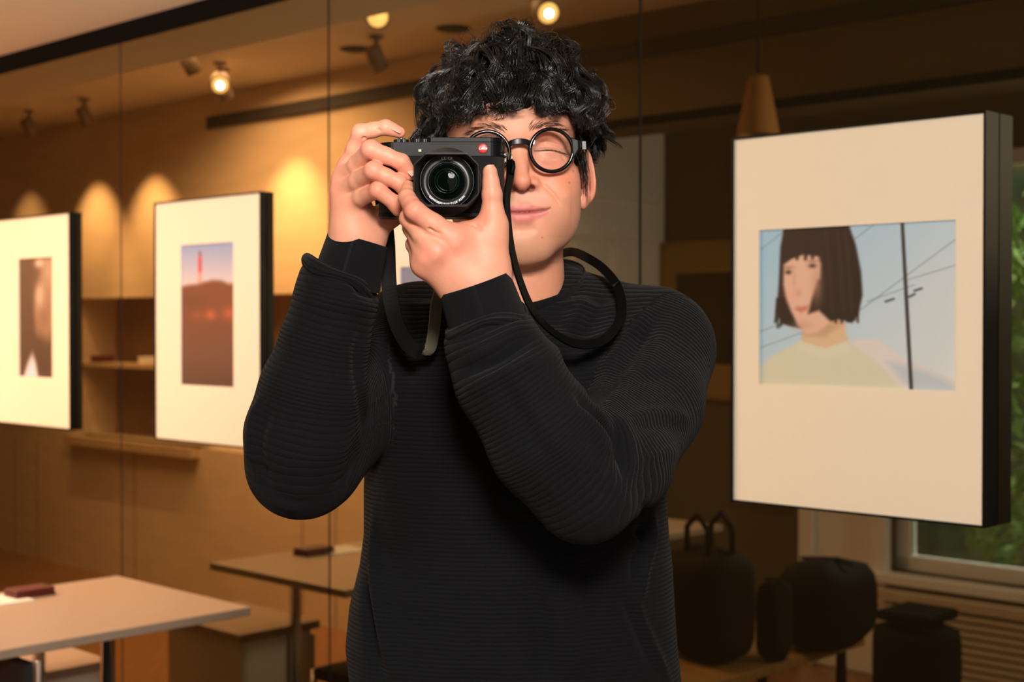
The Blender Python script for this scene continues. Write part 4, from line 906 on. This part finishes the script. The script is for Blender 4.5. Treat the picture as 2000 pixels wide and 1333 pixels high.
# raised arm on the left
fold([(722, 630), (705, 680), (712, 760), (716, 840)], -.0060, .0090); fold([(505, 770), (490, 810), (484, 860), (488, 920)], .0050, .0060); fold([(525, 790), (506, 840), (502, 900), (520, 960)], -.0050, .0070); fold([(512, 950), (540, 985), (590, 1000)], .0035, .0060)
fold([(500, 930), (530, 972), (580, 990), (640, 975)], -.0030, .0050); fold([(700, 860), (690, 920), (650, 965)], -.0040, .0090); fold([(600, 580), (640, 590), (700, 600), (740, 590)], .0030, .0080); fold([(690, 545), (715, 570), (742, 575)], -.0060, .0060)
for k_ in range(5): fold([(485 + 4 * k_, 900 + 16 * k_), (520 + 8 * k_, 930 + 13 * k_), (570 + 8 * k_, 945 + 12 * k_)], -.0014, .0035)
# body
fold([(1042, 1105), (1050, 1180), (1062, 1260), (1075, 1333)], -.0075, .0120); fold([(1085, 1110), (1100, 1200), (1125, 1333)], .0070, .0180); fold([(1140, 1080), (1155, 1160), (1160, 1240)], -.0050, .0120)
fold([(722, 1000), (726, 1120), (742, 1220), (768, 1333)], .0085, .0080); fold([(706, 1120), (712, 1200), (728, 1290), (745, 1333)], -.0080, .0080)
fold([(1262, 990), (1258, 1040), (1246, 1100), (1244, 1150)], -.0120, .0060); fold([(1282, 1000), (1278, 1060), (1262, 1120), (1256, 1180)], .0080, .0070); fold([(1240, 1150), (1262, 1220), (1295, 1290), (1318, 1333)], .0045, .0060); fold([(1225, 1160), (1248, 1230), (1280, 1300)], -.0045, .0070)
fold([(1150, 560), (1120, 610), (1090, 660), (1070, 700)], .0075, .0110); fold([(1185, 575), (1160, 620), (1130, 670)], -.0075, .0100); fold([(1205, 620), (1170, 670), (1130, 715)], .0060, .0080); fold([(1115, 590), (1085, 640)], -.0050, .0090)
fold([(800, 620), (785, 720), (775, 820)], -.0050, .0150)
V = relax(V, Q, 1, .4)
# gathered roll of cloth where each sleeve meets its cuff
def ringpath(c, d, rr, n=28, wob=.0, tilt=None, sx=1.0):
    d = Vector(d).normalized(); u = d.orthogonal().normalized(); w2 = d.cross(u)
    return [Vector(c) + (u * math.cos(g) + w2 * math.sin(g) * sx) * rr + d * wob * math.sin(2 * g + .7) for g in (2 * math.pi * k / n for k in range(n))]
sweater = mesh_np('sweater', V, Q, KN_, man, True, {'rib': ('FLOAT', rib)}); sweater['label'] = 'black ribbed knit sweater'
def cloth_tube(name, axis_pts, radii, m, parent, n=72, pitch_attr='around', thick=.003, ell_=None, wav=0):
    """open tube of cloth with a folded-in edge; rib attribute runs around or along"""
    pts = [np.array(p, float) for p in axis_pts]; rings = []; ribs = []; up = np.array([0, -1., 0]); s_ = 0
    ringrad = [(p, r_) for p, r_ in zip(pts, radii)]; seq = ringrad + [(pts[-1], radii[-1] - thick)] + [(p, r_ - thick) for p, r_ in ringrad[::-1][1:]]
    for i, (p, r_) in enumerate(seq):
        j = min(i, len(pts) - 1) if i < len(pts) else max(len(seq) - 1 - i, 0); a = pts[max(j - 1, 0)]; b = pts[min(j + 1, len(pts) - 1)]; d = (b - a) / np.linalg.norm(b - a)
        u = up - d * (up @ d); u /= np.linalg.norm(u); v = np.cross(d, u); ex, ey = ell_ or (1, 1)
        g = np.arange(n) * 2 * math.pi / n; rr = r_ * (1 + wav * np.sin(5 * g + j * .9) + wav * .6 * np.sin(9 * g + j * 1.7))
        rings.append(p + (u * (np.cos(g) * rr * ey)[:, None] + v * (np.sin(g) * rr * ex)[:, None])); s_ = np.linalg.norm(pts[j] - pts[0])
        ribs.append(g * r_ if pitch_attr == 'around' else np.full(n, s_))
    V = np.concatenate(rings); i = np.arange(len(seq) * n).reshape(-1, n); q = np.stack([i[:-1], np.roll(i[:-1], -1, 1), np.roll(i[1:], -1, 1), i[1:]], -1).reshape(-1, 4)
    return mesh_np(name, V, q, m, parent, True, {'rib': ('FLOAT', np.concatenate(ribs))})
cloth_tube('cuff', spline([P(676, 560, 1.474), P(682, 530, 1.473), P(691, 497, 1.472), P(699, 468, 1.472)], 5), list(np.interp(np.linspace(0, 1, 16), [0, .4, 1], [.0345, .0330, .0305])), CUFF, sweater, ell_=(1.03, .96))
cloth_tube('cuff', spline([P(958, 660, 1.398), P(950, 625, 1.396), P(938, 588, 1.394), P(926, 553, 1.392)], 5), list(np.interp(np.linspace(0, 1, 16), [0, .4, 1], [.0385, .0370, .0345])), CUFF, sweater, ell_=(1.04, .92))
def roll(c, d, rr, tr, sx, ph0):
    pts = ringpath(c, d, rr, 40, .003, sx=sx); pts = [p + Vector(d).normalized() * .0035 * math.sin(3 * k * 2 * math.pi / 40 + ph0) for k, p in enumerate(pts)]
    mb = MB().tube(pts, [tr * (1 + .22 * math.sin(k * 2 * math.pi / 40 * 4 + ph0)) for k in range(40)], 14, closed=True); o = mb.build('sleeve_fold', KN_, sweater)
    at = o.data.attributes.new('rib', 'FLOAT', 'POINT'); at.data.foreach_set('value', np.array([(i % 14) / 14 * 2 * math.pi * tr for i in range(len(o.data.vertices))], np.float32))
roll(P(661, 537, 1.474), dR, .0360, .0072, 1.0, .4); roll(P(951, 631, 1.398), dL, .0375, .0072, 1.0, 1.9)
# collar
cc = P(1022, 566, 1.612); ring = []
for k in range(64):
    g = 2 * math.pi * k / 64; ring.append(cc + np.array([.0655 * math.cos(g), -.068 * math.sin(g), -.026 * math.sin(g) + .012 * abs(math.cos(g)) + .002]))
co = MB().sweep(ring, [(-.017, -.003), (-.010, -.0045), (.004, -.0035), (.009, 0), (.004, .002), (-.017, .002)], [(q - (cc + np.array([0, 0, -.10]))) / np.linalg.norm(q - (cc + np.array([0, 0, -.10]))) for q in ring], True, True).build('collar', CUFF, sweater, 0, 2)
at = co.data.attributes.new('rib', 'FLOAT', 'POINT'); at.data.foreach_set('value', np.array([(i // 6) / 64 * .42 for i in range(len(co.data.vertices))], np.float32))
# trousers and shoes below the frame
tr = SDF((-.36, 1.40, .03), (.36, 1.86, rz[0] + .10), .008)
tr.cone(HIP + [-.05, 0, .06], HIP + [.05, 0, .06], .118, .118, .02)
for sx in (-1, 1):
    h, k, a_, t_ = KN[sx]; tr.cone(h, k, .098, .078, .03); tr.cone(k, a_ + [0, 0, .02], .078, .066, .03)
    sh = SDF((-.36, 1.35, -.0), (.36, 1.86, .14), .005); sh.cone(a_ - [0, -.03, .03], t_ - [0, .05, -.002], .044, .036, .02); sh.cone(a_ - [0, -.02, 0], a_ + [0, .02, .03], .045, .045, .02); v, q = sh.mesh(); mesh_np('shoe', relax(v, q, 2), q, 'shoe_black', man)
v, q = tr.mesh(); mesh_np('trousers', relax(v, q, 2), q, 'trouser_black', man)

# ================================================================== SPECTACLES
mat('acetate', (8, 8, 8), .16, spec=.5); mat('silver', (205, 200, 190), .22, metal=1); LENS = clear_mat('lens_glass', (.97, .97, .98), 1.45)
HMm = Matrix(((HM[0][0], HM[0][1], HM[0][2], HO[0]), (HM[1][0], HM[1][1], HM[1][2], HO[1]), (HM[2][0], HM[2][1], HM[2][2], HO[2]), (0, 0, 0, 1)))
gl = tag(empty('spectacles', (0, 0, 0)), 'round black spectacles on the face of the man with the camera', 'spectacles'); gl.matrix_world = HMm
LC = {1: Vector((.0325, -.0165, -.0020)), -1: Vector((-.0345, -.0165, -.0020))}; RR = .0228
for sx in (1, -1):
    c = LC[sx]; wrap = Matrix.Rotation(math.radians(5 * sx), 3, 'Z')
    pts = [c + wrap @ Vector((RR * math.cos(g), 0, RR * math.sin(g) * .97)) for g in (2 * math.pi * k / 72 for k in range(72))]
    MB().sweep(pts, [(.0021 * math.cos(g), .0022 * math.sin(g)) for g in (2 * math.pi * k / 12 for k in range(12))], [(p - c).normalized() for p in pts], True, True).build('rim', 'acetate', gl)
    MB().lathe([(.0002, -.0012), (.008, -.0009), (.016, -.0002), (RR - .001, .0006)], c, wrap @ Vector((0, 1, 0)), 48, True, False, ys=.97).build('lens', LENS, gl)
    ep = c + Vector((sx * (RR + .001), .0, .0055))
    MB().prism([(-.0025, .0075), (.004, .0042), (.0105, .0028), (.0105, -.0048), (.0045, -.0062), (-.0015, -.0150)], -.0019, .0019).build('end_piece', 'acetate', gl, .0011, 3, xf=lambda p_: ep + Vector((sx * p_[0], p_[2] + max(p_[0], 0) ** 2 * 26, p_[1])))
    MB().box((-.0022, -.0010, -.0045), (.0022, .0010, .0045)).build('rivet_plate', 'silver', gl, .0004, 2, xf=lambda p: ep + Vector((sx * .0108, -.0002, -.0016)) + wrap @ Vector(p))
    tp = [ep + Vector((sx * .0100, .004, -.001)), ep + Vector((sx * .0150, .030, .0)), ep + Vector((sx * .0165, .070, .000)), ep + Vector((sx * .0165, .100, -.006)), ep + Vector((sx * .0150, .120, -.030))]
    MB().sweep(spline(tp, 6), [(-.0055, -.0016), (-.0055, .0016), (.0040, .0016), (.0040, -.0016)], (0, .1, 1)).build('temple', 'acetate', gl, .001, 2)
br = spline([Vector((-.0140, -.0160, .0030)), Vector((-.0090, -.0185, .0072)), Vector((-.001, -.0195, .0084)), Vector((.0070, -.0185, .0072)), Vector((.0118, -.0160, .0030))], 6)
MB().sweep(br, [(-.0034, -.0024), (-.0034, .0024), (.0026, .0024), (.0026, -.0024)], (0, 0, 1)).build('bridge', 'acetate', gl, .001, 3)

# ================================================================== CAMERA
mat('camera_black', (8, 8, 9), .40, spec=.14); mat('camera_gloss', (14, 14, 14), .34, spec=.4); mat('lens_black', (8, 8, 8), .45); mat('hood_grey', (34, 33, 31), .55, spec=.4)
mat('logo_red', (226, 36, 34), .35); mat('print_white', (236, 236, 236), .6); mat('front_glass', (3, 8, 5), .02, spec=.05); mat('glass_green', (10, 34, 20), .12, spec=.8); mat('lamp_green', (168, 196, 128), .3)
mat('strap_black', (4, 4, 4), .55, spec=.10); mat('strap_lining', (74, 70, 54), .7); mat('leather_black', (34, 34, 34), .5, spec=.45)
m = MATS['leather_black']; nt = m.node_tree; b_ = nt.nodes['Principled BSDF']; tc = nt.nodes.new('ShaderNodeTexCoord'); sep = nt.nodes.new('ShaderNodeSeparateXYZ'); nt.links.new(tc.outputs['Object'], sep.inputs[0]); hs = []
for sgn in (1, -1):
    a = nt.nodes.new('ShaderNodeMath'); a.operation = 'MULTIPLY_ADD'; a.inputs[1].default_value = 1.7 * sgn; nt.links.new(sep.outputs['Z'], a.inputs[0]); nt.links.new(sep.outputs['X'], a.inputs[2])
    c = nt.nodes.new('ShaderNodeMath'); c.operation = 'MULTIPLY'; c.inputs[1].default_value = 2900; nt.links.new(a.outputs[0], c.inputs[0]); d = nt.nodes.new('ShaderNodeMath'); d.operation = 'SINE'; nt.links.new(c.outputs[0], d.inputs[0]); hs.append(d)
a = nt.nodes.new('ShaderNodeMath'); a.operation = 'ADD'; nt.links.new(hs[0].outputs[0], a.inputs[0]); nt.links.new(hs[1].outputs[0], a.inputs[1])
bp = nt.nodes.new('ShaderNodeBump'); bp.inputs['Strength'].default_value = .8; bp.inputs['Distance'].default_value = .0004; nt.links.new(a.outputs[0], bp.inputs['Height']); nt.links.new(bp.outputs[0], b_.inputs['Normal'])
YC = 1.448; CO = P(861, 424, 1.43); CO[1] = YC
cm = tag(empty('camera_body', CO), 'black compact camera with a red round badge and square lens hood held before the face', 'camera')
def stadium(hx, hy, rr, n=10):
    out = []
    for cx, cy, g0 in ((hx - rr, hy - rr, 0), (-hx + rr, hy - rr, 90), (-hx + rr, -hy + rr, 180), (hx - rr, -hy + rr, 270)):
        for k in range(n + 1): g = math.radians(g0 + 90 * k / n); out.append((cx + rr * math.cos(g), cy + rr * math.sin(g)))
    return out
MB().prism(stadium(.0640, .0180, .0165), 0, .0045).build('base_plate', 'camera_black', cm, .0006)
MB().prism(stadium(.0638, .0178, .0165), .0045, .0610).build('leather_wrap', 'leather_black', cm)
MB().prism(stadium(.0640, .0180, .0165), .0610, .0752).build('top_plate', 'camera_black', cm, .0004)
mb = MB(); po = [(x, y) for x, y in stadium(.0640, .0180, .0165) if x > -.0105]; po = [(-.0105, -.018)] + [p for p in po if p[1] < 0 and p[0] > 0] + [p for p in po if p[1] >= 0 and p[0] > 0] + [(-.0105, .018)]
cx_, cy_ = .02, 0; po.sort(key=lambda p: math.atan2(p[1] - cy_, p[0] - cx_)); mb.prism(po, .0752, .0800).build('top_plate_step', 'camera_black', cm, .0004)
for x, rd_, h in ((-.0412, .0076, .0045), (-.0210, .0106, .0044)):
    mb = MB(); n = 60; prof = []
    vs = []; 
    for z0_ in (.0752, .0752 + h):
        for k in range(n): g = 2 * math.pi * k / n; q_ = rd_ * (1 + (.02 if k % 2 else -.02)); vs.append((x + q_ * math.cos(g), .001 + q_ * math.sin(g), z0_))
    mb.add(vs, [(k, (k + 1) % n, n + (k + 1) % n, n + k) for k in range(n)] + [tuple(range(n - 1, -1, -1)), tuple(range(n, 2 * n))]).build('dial', 'camera_gloss', cm)
MB().lathe([(.0045, .0797), (.0045, .0812), (.003, .0815)], (-.0412, .001, 0), n=20).build('shutter_button', 'silver', cm)
MB().box((-.0225, -.0186, .0668 - .0015), (-.0195, -.0176, .0668 + .0010)).build('focus_lamp', 'lamp_green', cm, .0002)
lg = Vector(P(943, 290, 1.43) - CO); lg.y = -.0181
ld = MB().lathe([(.0048, .0), (.0048, .0006), (.0042, .0009)], lg, (0, -1, 0), 36).build('red_badge', 'logo_red', cm)
RX = Matrix.Rotation(math.pi / 2, 4, 'X')
text_mesh('badge_lettering', 'Leica', .0040, MATS['print_white'], ld, Matrix.Translation(lg + Vector((0, -.0010, 0))) @ RX, .00005, .35, bold=.0001)
# lens: axis towards the photographer (-y); l0 is the point on the axis at the front ring
l0 = Vector(P(873, 354, 1.392) - CO); AX = Vector((0, -1, 0))
le = MB().lathe([(.0315, -.045), (.0315, -.012), (.0300, -.010), (.0290, -.004)], l0, AX, 64).build('lens_barrel', 'camera_black', cm)
mb = MB(); vs = []; n = 180
for yy in (.006, .0105):
    for k in range(n): g = 2 * math.pi * k / n; q_ = .0330 + (.0004 if k % 2 else 0); vs.append((l0.x + q_ * math.cos(g), l0.y + yy, l0.z + q_ * math.sin(g)))
mb.add(vs, [(k, (k + 1) % n, n + (k + 1) % n, n + k) for k in range(n)] + [tuple(range(n - 1, -1, -1)), tuple(range(n, 2 * n))]).build('focus_ring', 'camera_black', cm)
def sup(a, b, p, n=96): return [(a * abs(math.cos(g)) ** (2 / p) * (1 if math.cos(g) >= 0 else -1), b * abs(math.sin(g)) ** (2 / p) * (1 if math.sin(g) >= 0 else -1)) for g in (2 * math.pi * k / n for k in range(n))]
def octa(a, b, c, n=96):
    out = []
    for k in range(n):
        g = 2 * math.pi * k / n; cx, sx = math.cos(g), math.sin(g); s_ = 1 / max(abs(cx) / a, abs(sx) / b, (abs(cx) + abs(sx)) / c); out.append((s_ * cx, s_ * sx))
    return out
rings = [(sup(.0322, .0322, 2), .0045), (sup(.0328, .0328, 2), .0035), (sup(.0328, .0328, 2), .0005), (octa(.0316, .0262, .0460), -.0160), (octa(.0306, .0244, .0444), -.0165), (octa(.0300, .0238, .0436), -.0150), (sup(.0278, .0262, 2.6), .0030)]
vs = [(l0.x + x, l0.y + yy, l0.z + z) for rg, yy in rings for x, z in rg]; n = 96
hood = MB().add(vs, [(i * n + k, i * n + (k + 1) % n, (i + 1) * n + (k + 1) % n, (i + 1) * n + k) for i in range(len(rings) - 1) for k in range(n)]).build('lens_hood', 'hood_grey', cm)
MB().lathe([(.0268, -.0028), (.0268, .0002), (.0262, .0007), (.0256, .0002), (.0250, -.0006), (.0192, -.0030), (.0190, -.0026), (.0182, -.0026), (.0178, -.0046)], l0, AX, 72, True, False).build('front_ring', 'camera_gloss', cm)
MB().lathe([(.0182, -.0046), (.0150, -.0032), (.0100, -.0020), (.0050, -.0014), (.0003, -.0012)], l0, AX, 60, True, False).build('front_element', 'front_glass', cm)
for rr_, yy in ((.0118, -.00205), (.0094, -.00165)):
    MB().tube([l0 + Vector((rr_ * math.cos(g), -yy * -1 - .0000, rr_ * math.sin(g))) for g in (2 * math.pi * k / 60 for k in range(60))], .00016, 6, closed=True).build('element_ring', 'glass_green', cm)
def arc_text(s, rad_, size, a_mid, step, top, yoff):
    V = []; Fc = []
    for i, ch in enumerate(s):
        if ch == ' ': continue
        c = bpy.data.curves.new('t', 'FONT'); c.body = ch; c.size = size; c.align_x = 'CENTER'; c.align_y = 'CENTER'; c.offset = .00006; o = bpy.data.objects.new('t', c); COL.objects.link(o)
        me = bpy.data.meshes.new_from_object(o.evaluated_get(bpy.context.evaluated_depsgraph_get())); bpy.data.objects.remove(o); bpy.data.curves.remove(c)
        k = i - (len(s) - 1) / 2; g = a_mid + (-k * step if top else k * step); q = (g - math.pi / 2) if top else (g + math.pi / 2); n0 = len(V)
        for v in me.vertices:
            x = v.co.x * math.cos(q) - v.co.y * math.sin(q) + rad_ * math.cos(g); z = v.co.x * math.sin(q) + v.co.y * math.cos(q) + rad_ * math.sin(g); V.append((l0.x + x, l0.y + yoff, l0.z + z))
        Fc += [tuple(j + n0 for j in p.vertices) for p in me.polygons]; bpy.data.meshes.remove(me)
    return MB().add(V, Fc)
arc_text('LEICA', .0224, .0037, math.pi / 2, .098, True, .0003).build('ring_lettering', 'print_white', cm)
arc_text('SUMMILUX 1:1.7/28 ASPH', .0224, .0028, -math.pi / 2, .079, False, .0003).build('ring_lettering', 'print_white', cm)
# strap lug and strap
lu = Vector(P(987, 303, 1.442) - CO)
MB().lathe([(.0032, -.002), (.0032, .0022), (.0018, .0030)], lu, (.55, -.85, .1), 24).build('strap_lug', 'silver', cm)
r0 = lu + Vector((.0035, -.003, -.004)); MB().tube([r0 + Vector((.003 * math.cos(g) + .001 * math.sin(g), -.0015 * math.cos(g), .0052 * math.sin(g))) for g in (2 * math.pi * k / 24 for k in range(24))], .0006, 8, closed=True).build('split_ring', 'silver', cm)
def strap(pts, sides, wd, th, m, name='strap', parent=cm):
    n = 7; P_ = spline([np.array(p) - CO for p in pts], n); S_ = spline([np.array(s) for s in sides], n)
    return MB().sweep(P_, [(-wd, -th), (-wd * .86, -th * 1.3), (wd * .86, -th * 1.3), (wd, -th), (wd, th), (-wd, th)], [tuple(s) for s in S_], False).build(name, m, parent)
sp1 = [(998, 316, 1.436), (996, 345, 1.43), (990, 385, 1.425), (992, 430, 1.42), (1000, 490, 1.415), (1016, 550, 1.42), (1040, 605, 1.43), (1078, 648, 1.445), (1125, 672, 1.465), (1172, 668, 1.49), (1203, 640, 1.51), (1215, 603, 1.53), (1206, 560, 1.555), (1178, 525, 1.58), (1145, 503, 1.605), (1115, 492, 1.64)]
sd1 = [(.7, .7, 0), (.6, .8, 0), (.5, .85, 0), (.5, .85, 0), (.5, .85, .1), (.5, .8, .2), (.4, .7, .5), (.1, .75, .6), (0, .6, .8), (-.1, .5, .8), (-.5, .5, .6), (-.6, .6, .4), (-.3, .7, .6), (-.1, .5, .85), (0, .3, .95), (0, .1, 1)]
strap([P(*p) for p in sp1] + [P(1080, 500, 1.685) , P(1015, 505, 1.70)], sd1 + [(0, 0, 1), (0, 0, 1)], .0050, .0011, 'strap_black')
MB().tube([Vector(P(*p) - CO) for p in ((998, 314, 1.436), (1002, 318, 1.434), (1003, 326, 1.432), (999, 340, 1.430))], .0022, 10).build('strap_loop', 'strap_black', cm)
sp2 = [(742, 300, 1.470), (744, 360, 1.485), (752, 430, 1.50), (757, 480, 1.505), (759, 540, 1.505), (764, 590, 1.50), (778, 640, 1.495), (800, 676, 1.490), (824, 690, 1.49)]
sd2 = [(1, .1, 0), (1, .1, 0), (1, .1, 0), (1, 0, 0), (1, 0, 0), (1, -.1, .15), (.9, -.2, .3), (.9, -.2, .3), (.95, .2, .15)]
strap([P(*p) for p in sp2], sd2, .0080, .0012, 'strap_black')
sp3 = [(824, 690, 1.492), (840, 680, 1.500), (848, 640, 1.515), (852, 600, 1.53), (862, 560, 1.55), (880, 530, 1.59), (920, 508, 1.66), (1015, 505, 1.70)]
sd3 = [(.95, .2, .15), (.9, .3, -.1), (.9, .4, -.1), (.9, .4, 0), (.8, .5, .2), (.6, .3, .6), (0, .1, 1), (0, 0, 1)]
strap([P(*p) for p in sp3], sd3, .0062, .0012, 'strap_lining')
